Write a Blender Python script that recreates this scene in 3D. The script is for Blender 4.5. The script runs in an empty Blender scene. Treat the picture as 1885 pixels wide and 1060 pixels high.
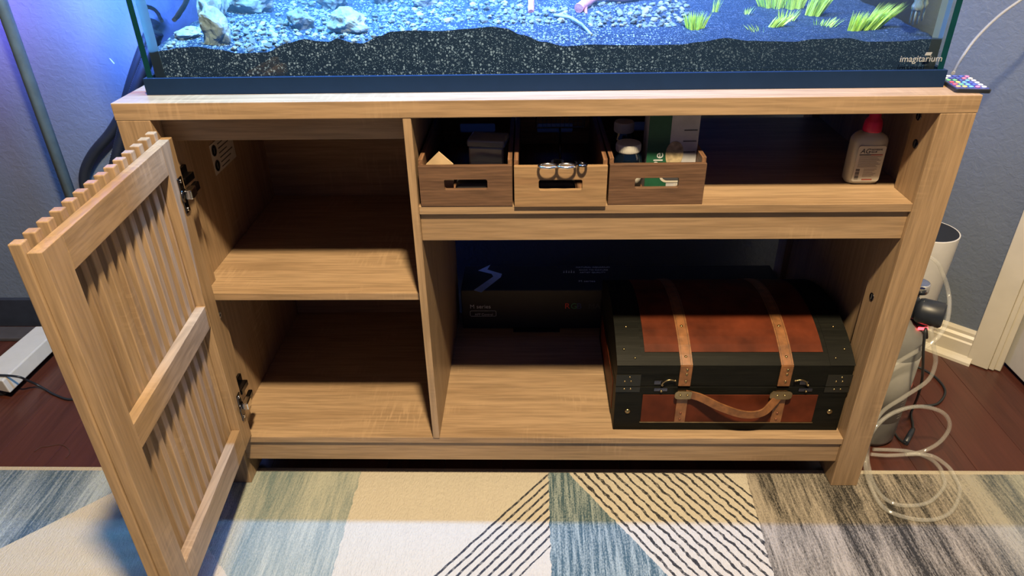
import bpy, bmesh, math, random
from mathutils import Vector, Matrix, noise
random.seed(7)
S = bpy.context.scene
COL = S.collection
# ------------------------------------------------------------------ camera
PW, PH, F = 1885.0, 1060.0, 1295.2
CAM = Vector((-0.0131, -1.0498, 1.0868))
PI_, YA, RO = 0.5308, -0.0314, -0.0184
fw = Vector((math.sin(YA)*math.cos(PI_), math.cos(YA)*math.cos(PI_), -math.sin(PI_)))
rt = Vector((math.cos(YA), -math.sin(YA), 0)); up = rt.cross(fw)
r2 = rt*math.cos(RO)+up*math.sin(RO); u2 = -rt*math.sin(RO)+up*math.cos(RO)
cd = bpy.data.cameras.new('camera'); cam = bpy.data.objects.new('camera', cd); COL.objects.link(cam)
cd.sensor_width = 36; cd.lens = F/PW*36; cd.clip_start = .02
cam.matrix_world = Matrix(((r2.x, u2.x, -fw.x, CAM.x), (r2.y, u2.y, -fw.y, CAM.y), (r2.z, u2.z, -fw.z, CAM.z), (0, 0, 0, 1)))
S.camera = cam
def ray(u, v): return fw+r2*((u-PW/2)/F)-u2*((v-PH/2)/F)
def onz(u, v, z): d = ray(u, v); return CAM+d*((z-CAM.z)/d.z)
def ony(u, v, y): d = ray(u, v); return CAM+d*((y-CAM.y)/d.y)
# ------------------------------------------------------------------ light, world, exposure
S.view_settings.view_transform = 'Standard'; S.view_settings.look = 'None'
S.view_settings.exposure = 0.38; S.view_settings.gamma = 1; S.view_settings.use_curve_mapping = False
w = bpy.data.worlds.new('world'); S.world = w; w.use_nodes = True
w.node_tree.nodes['Background'].inputs[0].default_value = (.20, .32, 1, 1)
w.node_tree.nodes['Background'].inputs[1].default_value = .06
def light(name, typ, loc, energy, color, **k):
    l = bpy.data.lights.new(name, typ); l.energy = energy; l.color = color
    for a, b in k.items(): setattr(l, a, b)
    o = bpy.data.objects.new(name, l); COL.objects.link(o); o.location = loc; return o
light('ceiling_lamp', 'POINT', (.12, -.98, 2.5), 370, (1, .78, .47), shadow_soft_size=.07)
# ------------------------------------------------------------------ materials
def M_new(name):
    m = bpy.data.materials.new(name); m.use_nodes = True
    nt = m.node_tree; b = nt.nodes['Principled BSDF']; return m, nt, b
class G:
    """small node-graph helper"""
    def __init__(s, nt): s.nt = nt
    def n(s, typ, **k):
        x = s.nt.nodes.new(typ)
        for a, b in k.items(): setattr(x, a, b)
        return x
    def put(s, sock, v):
        if hasattr(v, 'is_output'): s.nt.links.new(v, sock)
        else: sock.default_value = v
    def math(s, op, a, b=0, c=0, clamp=False):
        x = s.n('ShaderNodeMath', operation=op, use_clamp=clamp)
        s.put(x.inputs[0], a); s.put(x.inputs[1], b); s.put(x.inputs[2], c); return x.outputs[0]
    def mix(s, f, a, b, blend='MIX'):
        x = s.n('ShaderNodeMix', data_type='RGBA', blend_type=blend)
        s.put(x.inputs[0], f); s.put(x.inputs[6], c4(a)); s.put(x.inputs[7], c4(b)); return x.outputs[2]
    def coord(s, scale=(1, 1, 1), loc=(0, 0, 0), rot=(0, 0, 0)):
        t = s.n('ShaderNodeTexCoord'); m = s.n('ShaderNodeMapping')
        s.nt.links.new(t.outputs['Object'], m.inputs[0])
        m.inputs['Scale'].default_value = scale; m.inputs['Location'].default_value = loc; m.inputs['Rotation'].default_value = rot
        return m.outputs[0]
    def noise(s, vec, scale, detail=4, rough=.55, dist=0):
        x = s.n('ShaderNodeTexNoise'); s.nt.links.new(vec, x.inputs['Vector'])
        x.inputs['Scale'].default_value = scale; x.inputs['Detail'].default_value = detail
        x.inputs['Roughness'].default_value = rough; x.inputs['Distortion'].default_value = dist
        return x.outputs[0]
    def ramp(s, f, stops):
        x = s.n('ShaderNodeValToRGB'); s.put(x.inputs[0], f); e = x.color_ramp.elements
        while len(e) < len(stops): e.new(.5)
        for i, (p, c) in enumerate(stops): e[i].position = p; e[i].color = c4(c)
        return x.outputs[0]
    def bump(s, h, strength, dist=.002):
        x = s.n('ShaderNodeBump'); s.put(x.inputs['Height'], h)
        x.inputs['Strength'].default_value = strength; x.inputs['Distance'].default_value = dist; return x.outputs[0]
def c4(c):
    if hasattr(c, 'is_output'): return c
    return (c[0], c[1], c[2], 1) if len(c) == 3 else c
def plain(name, col, rough=.5, metal=0, var=.12, scale=40, bump=0, spec=.5):
    m, nt, b = M_new(name); g = G(nt); v = g.coord()
    n = g.noise(v, scale, 3)
    lo = tuple(c*(1-var) for c in col); hi = tuple(min(1, c*(1+var)) for c in col)
    g.put(b.inputs['Base Color'], g.ramp(n, [(.3, lo), (.7, hi)]))
    b.inputs['Roughness'].default_value = rough; b.inputs['Metallic'].default_value = metal
    b.inputs['Specular IOR Level'].default_value = spec
    if bump: g.put(b.inputs['Normal'], g.bump(n, bump))
    return m
def wood(name, axis, dark, lite, k=1.0, rough=.42, streak=.28, cross=True, coat=0, spec=.5):
    m, nt, b = M_new(name); g = G(nt)
    def sc(a, c): s = [c, c, c]; s[axis] = a; return tuple(s)
    v = g.coord(sc(1.6*k, 26*k)); n1 = g.noise(v, 1, 5, .6, .35)
    v2 = g.coord(sc(9*k, 190*k)); n2 = g.noise(v2, 1, 3, .6)
    col = g.ramp(n1, [(.28, dark), (.5, tuple(.45*a+.55*b_ for a, b_ in zip(dark, lite))), (.74, lite)])
    f2 = g.ramp(n2, [(.36, (1-streak,)*3), (.62, (1, 1, 1))])
    col = g.mix(1, col, f2, 'MULTIPLY')
    if cross:      # faint saw-mark flecks across the grain
        v3 = g.coord(sc(150*k, 16*k)); n3 = g.noise(v3, 1, 2); v4 = g.coord(sc(5*k, 9*k)); n4 = g.noise(v4, 1, 2)
        f = g.math('MULTIPLY', g.ramp(n3, [(.5, (0, 0, 0)), (.62, (1, 1, 1))]), g.ramp(n4, [(.55, (0, 0, 0)), (.7, (.35, .35, .35))]))
        col = g.mix(f, col, tuple(min(1, c*1.25) for c in lite))
    g.put(b.inputs['Base Color'], col); b.inputs['Roughness'].default_value = rough
    g.put(b.inputs['Normal'], g.bump(n2, .12, .0008)); b.inputs['Coat Weight'].default_value = coat; b.inputs['Specular IOR Level'].default_value = spec
    return m
def clear(name, tint, gloss=.06, rough=.02, body=0, bodycol=(1, 1, 1), fres=True, trans=False):
    """see-through sheet: tinted transparency, fresnel gloss, optional milky body"""
    m, nt, b = M_new(name); g = G(nt); nt.nodes.remove(b); out = nt.nodes['Material Output']
    t = g.n('ShaderNodeBsdfTransparent'); t.inputs[0].default_value = c4(tint)
    gl = g.n('ShaderNodeBsdfGlossy'); gl.inputs['Roughness'].default_value = rough
    fr = g.n('ShaderNodeFresnel'); fr.inputs[0].default_value = 1.45
    mx = g.n('ShaderNodeMixShader'); g.put(mx.inputs[0], g.math('ADD', fr.outputs[0], gloss-.035, clamp=True) if fres else gloss)
    last = t.outputs[0]
    if body:
        d = g.n('ShaderNodeBsdfTranslucent' if trans else 'ShaderNodeBsdfDiffuse'); d.inputs[0].default_value = c4(bodycol)
        m2 = g.n('ShaderNodeMixShader'); m2.inputs[0].default_value = body
        nt.links.new(last, m2.inputs[1]); nt.links.new(d.outputs[0], m2.inputs[2]); last = m2.outputs[0]
    nt.links.new(last, mx.inputs[1]); nt.links.new(gl.outputs[0], mx.inputs[2]); nt.links.new(mx.outputs[0], out.inputs[0])
    return m
OD, OL = (.285, .185, .108), (.400, .275, .170)
oakX, oakY, oakZ = [wood('oak_laminate_'+n, i, OD, OL) for i, n in enumerate('xyz')]
acacia = wood('acacia_reddish', 0, (.085, .042, .026), (.19, .105, .062), 1.5, .5, .4, False)
acaciaL = wood('acacia_pale', 0, (.23, .125, .065), (.38, .25, .135), 1.3, .5, .3, False)
acaciaY = wood('acacia_side', 1, (.13, .06, .035), (.26, .14, .075), 1.5, .5, .4, False)
black_pl = plain('black_plastic', (.012, .016, .026), .42)
navy_pl = plain('black_rim_plastic', (.007, .022, .066), .5, var=.05, spec=.15)
rubber = plain('black_rubber', (.012, .014, .018), .5)
steel = plain('polished_steel', (.75, .74, .72), .16, 1)
dsteel = plain('dark_nickel', (.10, .10, .12), .25, 1)
brass = plain('aged_brass', (.33, .25, .13), .32, 1, .3)
white_pl = plain('white_plastic', (.52, .51, .49), .4, var=.04)
cream_paint = plain('cream_gloss_paint', (.50, .46, .37), .38, var=.06, scale=14)
paper = plain('white_paper', (.52, .49, .44), .7, var=.05)
ink = plain('dark_ink', (.05, .05, .06), .7)
inkw = plain('pale_print', (.55, .58, .62), .6)
# ------------------------------------------------------------------ mesh helpers
class MB:
    def __init__(s): s.v = []; s.f = []; s.m = []; s.sm = []
    def add(s, vs, fs, mi=0, smooth=False):
        o = len(s.v); s.v += [tuple(v) for v in vs]
        for f in fs: s.f.append([i+o for i in f]); s.m.append(mi); s.sm.append(smooth)
        return s
    def box(s, x0, x1, y0, y1, z0, z1, mi=0):
        v = [(x, y, z) for x in (x0, x1) for y in (y0, y1) for z in (z0, z1)]
        return s.add(v, [(0, 1, 3, 2), (4, 6, 7, 5), (0, 4, 5, 1), (2, 3, 7, 6), (0, 2, 6, 4), (1, 5, 7, 3)], mi)
    def prism(s, pts, axis, a, b, mi=0, smooth=False):
        """closed 2-d outline swept along an axis (0: pts are (y,z), 1: (x,z), 2: (x,y))"""
        def P(p, t): return [(t, p[0], p[1]), (p[0], t, p[1]), (p[0], p[1], t)][axis]
        n = len(pts); v = [P(p, a) for p in pts]+[P(p, b) for p in pts]
        s.add(v, [(i, (i+1) % n, n+(i+1) % n, n+i) for i in range(n)], mi, smooth)
        return s.add(v, [tuple(range(n)), tuple(range(2*n-1, n-1, -1))], mi)
    def lathe(s, prof, c=(0, 0, 0), n=24, mi=0, axis=2, smooth=True):
        v = []; f = []
        for r, h in prof:
            for i in range(n):
                a = 2*math.pi*i/n; p = (r*math.cos(a), r*math.sin(a), h)
                p = {2: p, 1: (p[0], p[2], p[1]), 0: (p[2], p[0], p[1])}[axis]
                v.append((p[0]+c[0], p[1]+c[1], p[2]+c[2]))
        for k in range(len(prof)-1):
            for i in range(n): f.append((k*n+i, k*n+(i+1) % n, (k+1)*n+(i+1) % n, (k+1)*n+i))
        s.add(v, f, mi, smooth)
        if prof[0][0] > 1e-5: s.add(v[:n], [tuple(range(n-1, -1, -1))], mi)
        if prof[-1][0] > 1e-5: s.add(v[-n:], [tuple(range(n))], mi)
        return s
    def tube(s, pts, r, n=8, mi=0, ribs=0, closed=False, flat=None):
        P = [Vector(p) for p in pts]; v = []; f = []; prev = None; N = len(P)
        for i, p in enumerate(P):
            t = (P[(i+1) % N]-P[i-1] if closed else P[min(i+1, N-1)]-P[max(i-1, 0)]).normalized()
            if prev is None:
                a = Vector((0, 0, 1)) if abs(t.z) < .9 else Vector((1, 0, 0))
                prev = t.cross(a).normalized()
            nx = (prev-t*prev.dot(t)).normalized(); ny = t.cross(nx); prev = nx
            rr = r(i/(N-1)) if callable(r) else r
            if ribs: rr *= 1 if i % 2 else ribs
            for k in range(n):
                a = 2*math.pi*k/n; v.append(p+nx*(rr*math.cos(a))+ny*(rr*math.sin(a)))
        for i in range(N if closed else N-1):
            j = (i+1) % N
            for k in range(n): f.append((i*n+k, i*n+(k+1) % n, j*n+(k+1) % n, j*n+k))
        s.add(v, f, mi, True)
        if not closed: s.add(v[:n], [tuple(range(n-1, -1, -1))], mi); s.add(v[-n:], [tuple(range(n))], mi)
        return s
    def ball(s, c, r, mi=0, n=10, m=6, sq=(1, 1, 1)):
        pr = [(r*math.sin(math.pi*k/m), -r*math.cos(math.pi*k/m)) for k in range(m+1)]
        t = MB().lathe(pr, (0, 0, 0), n); s.add([(c[0]+x*sq[0], c[1]+y*sq[1], c[2]+z*sq[2]) for x, y, z in t.v], t.f, mi, True); return s
    def holed(s, x0, x1, y0, y1, z0, z1, hx0, hx1, hz0, hz1, r=.004, mi=0):
        """upright panel (thin in y) with a rounded slot"""
        inner = rrect((hx0+hx1)/2, (hz0+hz1)/2, hx1-hx0, hz1-hz0, r, 3); n = len(inner)
        v = []
        for y in (y0, y1):
            v += [(x0, y, z0), (x1, y, z0), (x1, y, z1), (x0, y, z1)]+[(p[0], y, p[1]) for p in inner]
        o = 4+n; q = n//4; f = []
        for b, flip in ((0, False), (o, True)):
            for k in range(4):        # corner k owns a quarter of the slot outline
                ids = [b+4+(k*q+j) % n for j in range(q)]
                a = [b+k]+ids[::-1]; f.append(a if not flip else a[::-1])
                a = [b+k, b+4+(k*q+q-1) % n, b+4+(k*q+q) % n, b+(k+1) % 4]
                f.append(a[::-1] if not flip else a)
        for k in range(4): f.append((k, (k+1) % 4, o+(k+1) % 4, o+k))
        for k in range(n): f.append((4+k, o+4+k, o+4+(k+1) % n, 4+(k+1) % n))
        return s.add(v, f, mi)
    def move(s, mat): s.v = [tuple(mat @ Vector(p)) for p in s.v]; return s
    def build(s, name, mats, parent=None, bevel=0, origin=None):
        me = bpy.data.meshes.new(name)
        o3 = Vector(origin) if origin is not None else Vector((0, 0, 0))
        me.from_pydata([Vector(p)-o3 for p in s.v], [], s.f)
        mats = mats if isinstance(mats, (list, tuple)) else [mats]
        for m in mats: me.materials.append(m)
        me.polygons.foreach_set('material_index', s.m); me.polygons.foreach_set('use_smooth', s.sm)
        bm = bmesh.new(); bm.from_mesh(me)
        bmesh.ops.remove_doubles(bm, verts=bm.verts, dist=1e-6); bmesh.ops.recalc_face_normals(bm, faces=bm.faces)
        bm.to_mesh(me); bm.free(); me.update()
        o = bpy.data.objects.new(name, me); COL.objects.link(o); o.location = o3
        if parent: o.parent = parent
        if bevel:
            b = o.modifiers.new('bevel', 'BEVEL'); b.width = bevel; b.segments = 2; b.limit_method = 'ANGLE'; b.angle_limit = .7
        return o
def rrect(cx, cz, w_, h_, r, n=4):
    """rounded rectangle outline, starting at the lower-left corner, counter-clockwise"""
    p = []
    for k, (sx, sz) in enumerate(((-1, -1), (1, -1), (1, 1), (-1, 1))):
        for j in range(n+1):
            a = math.pi+k*math.pi/2+j/n*math.pi/2
            p.append((cx+sx*(w_/2-r)+r*math.cos(a), cz+sz*(h_/2-r)+r*math.sin(a)))
    return p
def spline(pts, n=10):
    P = [Vector(p) for p in pts]; out = []
    for i in range(len(P)-1):
        a, b, c, d = P[max(i-1, 0)], P[i], P[i+1], P[min(i+2, len(P)-1)]
        for k in range(n):
            t = k/n; out.append(.5*((2*b)+(c-a)*t+(2*a-5*b+4*c-d)*t*t+(3*b-a-3*c+d)*t**3))
    return out+[P[-1]]
def tag(o, label, cat, group=None, kind=None):
    o['label'] = label; o['category'] = cat
    if group: o['group'] = group
    if kind: o['kind'] = kind
    return o
def thing(name, loc, label, cat, group=None, rz=0):
    o = bpy.data.objects.new(name, None); COL.objects.link(o); o.location = loc; o.rotation_euler[2] = rz
    o.empty_display_size = .05
    return tag(o, label, cat, group)
def struct(o): o['kind'] = 'structure'; return o
def part(mb, name, mats, root, bevel=0, label=None):
    """mesh given in world metres, parented under an unrotated root (or under one of its parts)"""
    loc = Vector((0, 0, 0)); q = root
    while q: loc += q.location; q = q.parent
    mb.v = [tuple(Vector(p)-loc) for p in mb.v]
    o = mb.build(name, mats, root, bevel)
    if label: o['label'] = label
    return o
def text(s_, size, mat, parent, origin, ux, uy, name='lettering', thick=.0002, align='LEFT', shear=0):
    """lettering laid on a surface: origin and the two surface directions in world space"""
    c = bpy.data.curves.new('t', 'FONT'); c.body = s_; c.size = size; c.extrude = thick; c.align_x = align; c.shear = shear
    t = bpy.data.objects.new('t', c); COL.objects.link(t)
    me = bpy.data.meshes.new_from_object(t.evaluated_get(bpy.context.evaluated_depsgraph_get()))
    bpy.data.objects.remove(t); bpy.data.curves.remove(c)
    ux = Vector(ux).normalized(); uy = Vector(uy).normalized(); uz = ux.cross(uy)
    loc = Vector(origin); q = parent
    while q: loc = loc-q.location; q = q.parent
    me.transform(Matrix(((ux.x, uy.x, uz.x, loc.x), (ux.y, uy.y, uz.y, loc.y), (ux.z, uy.z, uz.z, loc.z), (0, 0, 0, 1))))
    me.materials.clear(); me.materials.append(mat)
    o = bpy.data.objects.new(name, me); COL.objects.link(o); o.parent = parent
    return o
FX, FZ = (1, 0, 0), (0, 0, 1)

# ================================================================== the room
FL = -.01
def floor_mat():
    m, nt, b = M_new('dark_red_laminate'); g = G(nt)
    n1 = g.noise(g.coord((26, 1.8, 1)), 1, 5, .6, .4); n2 = g.noise(g.coord((170, 7, 1)), 1, 3)
    oi = g.n('ShaderNodeObjectInfo')
    col = g.ramp(n1, [(.3, (.030, .009, .006)), (.7, (.075, .022, .014))])
    col = g.mix(.35, col, g.ramp(n2, [(.35, (.022, .007, .006)), (.65, (.08, .027, .018))]))
    col = g.mix(g.math('MULTIPLY', oi.outputs['Random'], .35), col, (.09, .024, .014))
    g.put(b.inputs['Base Color'], col); b.inputs['Roughness'].default_value = .33
    g.put(b.inputs['Normal'], g.bump(n2, .08, .001)); return m
FM = floor_mat()
flo = struct(MB().box(-2.2, 2.0, -2.6, 1.6, -.06, FL-.004).build('floor', plain('subfloor', (.02, .01, .008), .8)))
x = -2.2; k = 0
while x < 1.9:
    wv = .125; cut = [-.9, -.25, -.55][k % 3]
    for y0, y1 in ((-2.6, cut), (cut, 1.6)):
        MB().box(x+.0002, x+wv-.0002, y0+.0002, y1-.0002, FL-.004, FL).build('plank', FM, flo, .0008)
    x += wv; k += 1
def wall_mat():
    m, nt, b = M_new('grey_blue_textured_paint'); g = G(nt)
    n = g.noise(g.coord(), 70, 4, .6, .6); n2 = g.noise(g.coord(), 6, 2)
    g.put(b.inputs['Base Color'], g.ramp(n2, [(.3, (.098, .120, .158)), (.7, (.112, .136, .176))]))
    b.inputs['Roughness'].default_value = .62; g.put(b.inputs['Normal'], g.bump(n, .45, .004)); return m
WM = wall_mat(); WY = .62
# the wall at the right runs off at an angle towards the viewer
D0 = Vector((.735, -.678, 0)); NR = Vector((-.678, -.735, 0))
L0 = Vector((1.018, .491, FL))-NR*.030          # wall face
s_c = (WY-L0.y)/D0.y; CORN = L0+D0*s_c
wb = struct(MB().box(-2.2, CORN.x+.1, WY, WY+.1, -.06, 2.6).build('wall_back', WM))
chip = MB().prism([(0, 0), (.0025, -.001), (.006, -.006), (.0095, -.012), (.0075, -.0135), (.004, -.008)], 1, WY-.0006, WY-.0001)
c0 = ony(201, 107, WY); chip.v = [(a+c0.x, b, c+c0.z) for a, b, c in chip.v]; chip.build('paint_chip', white_pl, wb)
def along(a0, a1, d0, d1, z0, z1):
    """box on the angled wall: a along it from L0, d out of it"""
    q = [L0+D0*a+NR*d for a, d in ((a0, d0), (a1, d0), (a1, d1), (a0, d1))]
    v = [(p.x, p.y, z) for z in (z0, z1) for p in q]
    return v, [(0, 1, 2, 3), (7, 6, 5, 4), (0, 4, 5, 1), (1, 5, 6, 2), (2, 6, 7, 3), (3, 7, 4, 0)]
def aprofile(prof, a0, a1):
    """moulding profile (d,z) swept along the angled wall"""
    v = []; n = len(prof)
    for a in (a0, a1):
        for d, z in prof: p = L0+D0*a+NR*d; v.append((p.x, p.y, FL+z))
    return v, [(i, (i+1) % n, n+(i+1) % n, n+i) for i in range(n)]+[tuple(range(n)), tuple(range(2*n-1, n-1, -1))]
CA = .098      # where the casing starts along the wall
struct(MB().add(*along(s_c-.15, CA+.02, -.1, 0, -.06, 2.6)).build('wall_right', WM))
br = struct(MB().add(*aprofile([(0, 0), (.015, 0), (.015, .052), (.012, .056), (.012, .066), (.007, .072), (.007, .080), (.003, .088), (0, .088)], s_c, CA)).build('baseboard_right', cream_paint))
MB().add(*aprofile([(.015, 0), (.030, 0), (.029, .007), (.024, .014), (.015, .018)], s_c, CA+.012)).build('shoe_moulding', cream_paint, br)
tr = struct(MB().add(*aprofile([(0, 0), (.010, 0), (.010, .001), (0, .001)], CA, CA+.001)).build('trim_1', cream_paint))
for a0, a1, d in ((CA, CA+.050, .017), (CA+.050, CA+.062, .011)):
    MB().add(*along(a0, a1, -.02, d, FL+.002, 2.1)).build('casing_strip', cream_paint, tr, .002)
MB().add(*along(CA+.058, CA+.075, -.02, .004, FL+.002, 2.1)).build('jamb', cream_paint, tr, .002)
dr = struct(MB().box(1.185, 1.22, -.38, .44, FL+.012, 2.02).build('door_1', plain('white_door_paint', (.50, .49, .47), .45, var=.03), None, .002))
for z0, z1 in ((.12, .85), (1.0, 1.85)):
    for y0, y1 in ((-.30, -.02), (.06, .34)):
        MB().box(1.1835, 1.186, y0, y1, z0, z1).build('door_panel', plain('white_door_panel', (.50, .49, .47), .45, var=.03), dr, .001)
struct(MB().box(-2.2, -.72, WY-.014, WY, FL, .080).build('baseboard_back', plain('dark_navy', (.020, .024, .034), .5), None, .002))  # one even dark navy over the whole back baseboard

# ------------------------------------------------------------------ rug
def rug_mat():
    m, nt, b = M_new('patterned_wool_rug'); g = G(nt)
    tc = g.n('ShaderNodeTexCoord'); sp = g.n('ShaderNodeSeparateXYZ'); nt.links.new(tc.outputs['Object'], sp.inputs[0])
    wob = g.math('MULTIPLY', g.math('SUBTRACT', g.noise(g.coord(), 42, 3), .5), .012)
    X = g.math('ADD', sp.outputs[0], wob); Y = g.math('ADD', sp.outputs[1], g.math('MULTIPLY', wob, .6))
    def side(p, q):           # 1 on the left of the line p->q
        dx, dy = q[0]-p[0], q[1]-p[1]
        e = g.math('SUBTRACT', g.math('MULTIPLY', g.math('SUBTRACT', Y, p[1]), dx), g.math('MULTIPLY', g.math('SUBTRACT', X, p[0]), dy))
        return g.math('GREATER_THAN', e, 0)
    AND = lambda a, c: g.math('MULTIPLY', a, c)
    NOT = lambda a: g.math('SUBTRACT', 1, a)
    def streaks(rot, a=9, c=150): return g.math('ADD', g.math('MULTIPLY', g.noise(g.coord((c, a, 1), rot=(0, 0, rot)), 1, 4, .65, .3), .62), g.math('MULTIPLY', g.noise(g.coord((1, .5, 1), rot=(0, 0, rot)), 420, 2, .6), .38))
    s1, s2, s3 = streaks(.35), streaks(-.12), streaks(-.25, 14, 190)
    band = g.noise(g.coord((11, 1.6, 1), rot=(0, 0, .3)), 1, 3, .5)
    bandR = g.noise(g.coord((13, 1.4, 1), rot=(0, 0, -.22)), 1, 3, .55)
    cream = g.mix(s2, (.42, .38, .32), (.52, .48, .41))
    cream = g.mix(g.ramp(s2, [(.62, (0, 0, 0)), (.75, (.5, .5, .5))]), cream, (.36, .32, .27))
    blue = g.mix(g.ramp(g.math('ADD', g.math('MULTIPLY', s1, .6), g.math('MULTIPLY', band, .5)), [(.44, (0, 0, 0)), (.62, (1, 1, 1))]), (.045, .085, .14), (.32, .38, .43))
    teal = g.mix(g.ramp(g.math('ADD', g.math('MULTIPLY', s2, .55), g.math('MULTIPLY', band, .5)), [(.41, (0, 0, 0)), (.60, (1, 1, 1))]), (.13, .18, .19), (.37, .38, .33))
    dteal = g.mix(g.ramp(s2, [(.43, (0, 0, 0)), (.60, (1, 1, 1))]), (.045, .085, .11), (.28, .33, .33))
    grey = g.mix(g.ramp(g.math('ADD', g.math('MULTIPLY', s3, .6), g.math('MULTIPLY', bandR, .5)), [(.47, (0, 0, 0)), (.63, (1, 1, 1))]), (.024, .022, .020), (.33, .29, .24))
    greyg = g.mix(g.ramp(g.math('ADD', g.math('MULTIPLY', s3, .6), g.math('MULTIPLY', bandR, .4)), [(.40, (0, 0, 0)), (.58, (1, 1, 1))]), (.08, .10, .12), (.31, .32, .28))
    far = g.math('MULTIPLY', g.math('SUBTRACT', X, .80), 5, clamp=True)
    grey = g.mix(far, grey, greyg)
    def stripes(dx, dy, gap, ph, duty):
        L = math.hypot(dx, dy); nx, ny = -dy/L, dx/L
        e = g.math('ADD', g.math('MULTIPLY', X, nx/gap), g.math('MULTIPLY', Y, ny/gap)); e = g.math('ADD', e, ph+50)
        return g.math('LESS_THAN', g.math('FRACT', e), duty)
    col = cream
    col = g.mix(side((-.81, .04), (-1.023, -.169)), blue, col) if False else col
    inblue = g.math('GREATER_THAN', g.math('SUBTRACT', Y, X), .85)
    col = g.mix(inblue, col, blue)
    inteal = AND(AND(g.math('GREATER_THAN', g.math('ADD', X, Y), -.79), g.math('LESS_THAN', X, -.375)), NOT(inblue))
    col = g.mix(inteal, col, teal)
    fade = g.ramp(g.noise(g.coord(), 120, 2), [(.25, (.5, .5, .5)), (.5, (1, 1, 1))])
    a = AND(AND(NOT(side((-.203, -.223), (.012, .035))), side((-.032, -.221), (.022, -.156))), AND(g.math('LESS_THAN', X, .022), g.math('GREATER_THAN', X, -.6)))
    col = g.mix(AND(AND(a, stripes(.215, .258, .0146, .1, .30)), fade), col, (.030, .032, .042))
    t = AND(g.math('GREATER_THAN', X, .022), side((.231, -.219), (.06, .039)))
    col = g.mix(t, col, dteal)
    a = AND(NOT(side((.231, -.219), (.06, .039))), AND(g.math('GREATER_THAN', X, .03), g.math('LESS_THAN', g.math('SUBTRACT', X, g.math('MULTIPLY', Y, .06)), .432)))
    a2 = g.math('LESS_THAN', g.math('ADD', X, g.math('MULTIPLY', Y, .663)), .415)
    col = g.mix(AND(AND(AND(a, a2), stripes(.171, -.258, .0172, .35, .30)), fade), col, (.030, .030, .032))
    col = g.mix(g.math('GREATER_THAN', g.math('SUBTRACT', X, g.math('MULTIPLY', Y, .06)), .432), col, grey)
    edge = g.math('GREATER_THAN', sp.outputs[1], .033)
    col = g.mix(edge, col, (.42, .37, .29))
    g.put(b.inputs['Base Color'], col); b.inputs['Roughness'].default_value = .95; b.inputs['Specular IOR Level'].default_value = .1
    b.inputs['Sheen Weight'].default_value = .15
    h = g.math('ADD', g.noise(g.coord((1, .35, 1)), 330, 2), g.math('MULTIPLY', s2, .6))
    g.put(b.inputs['Normal'], g.bump(h, .8, .004)); return m
rg = MB().prism([(.047, FL), (.047, -.004), (.044, -.001), (.036, 0), (-1.7, 0), (-1.7, FL)], 0, -1.75, 1.6).build('area_rug', rug_mat())
tag(rg, 'pale wool area rug with blue, cream, striped and marled grey patches under the stand legs', 'rug')

# ================================================================== the aquarium stand
WT, H, T, WI, WO = .652, .797, .027, .598, .651
PD, DEP, SP = .072, .52, .613        # post depth, total depth, recessed side panel plane
cab = thing('aquarium_stand', (0, .26, 0), 'light oak aquarium stand with an open slatted door and open shelves', 'stand')
part(MB().box(-WT, WT, 0, DEP+.005, H-T, H), 'top_slab', oakX, cab, .0012)
for sx in (-1, 1):
    a, b = sorted((sx*WI, sx*WO))
    part(MB().box(a, b, 0, PD, 0, H-T), 'leg', oakZ, cab, .0012)
    part(MB().box(a, b, DEP-.05, DEP, FL, H-T), 'leg', oakZ, cab, .0012)
    a, b = sorted((sx*SP, sx*(SP+.018)))
    part(MB().box(a, b, PD, DEP-.05, .075, H-T), 'side_panel', oakZ, cab)
XD0, XD1 = -.2085, -.1955
TS = .0145
def shelf(x0, x1, y0, y1, z, notchL, notchR, name='shelf'):
    p = [(x0+(SP-WI if notchL else 0), y0), (x1-(SP-WI if notchR else 0), y0)]
    if notchR: p += [(x1-(SP-WI), PD), (x1, PD)]
    p += [(x1, y1), (x0, y1)]
    if notchL: p += [(x0, PD), (x0+(SP-WI), PD)]
    return part(MB().prism(p, 2, z-TS, z), name, oakX, cab, .0008)
shelf(-SP, SP, .003, DEP-.052, .124, True, True, 'bottom_shelf')
shelf(-SP, XD0, .021, DEP-.052, .448, True, False)
shelf(XD1, SP, .002, DEP-.052, .6235, False, True)
part(MB().box(XD0, XD1, .001, DEP-.052, .124, H-T), 'divider', oakZ, cab, .0008)
part(MB().box(-WI, XD0, .030, .046, .728, H-T), 'header_rail', oakX, cab, .0008)
part(MB().box(-WI, WI, .008, .024, .060, .124-TS-.0015), 'bottom_rail', oakX, cab, .0008)
part(MB().box(XD1, WI, .008, .024, .5585, .6235-TS-.0015), 'middle_rail', oakX, cab, .0008)
part(MB().box(-SP, XD0, DEP-.052, DEP-.046, .075, H-T), 'back_panel', oakX, cab)
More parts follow.
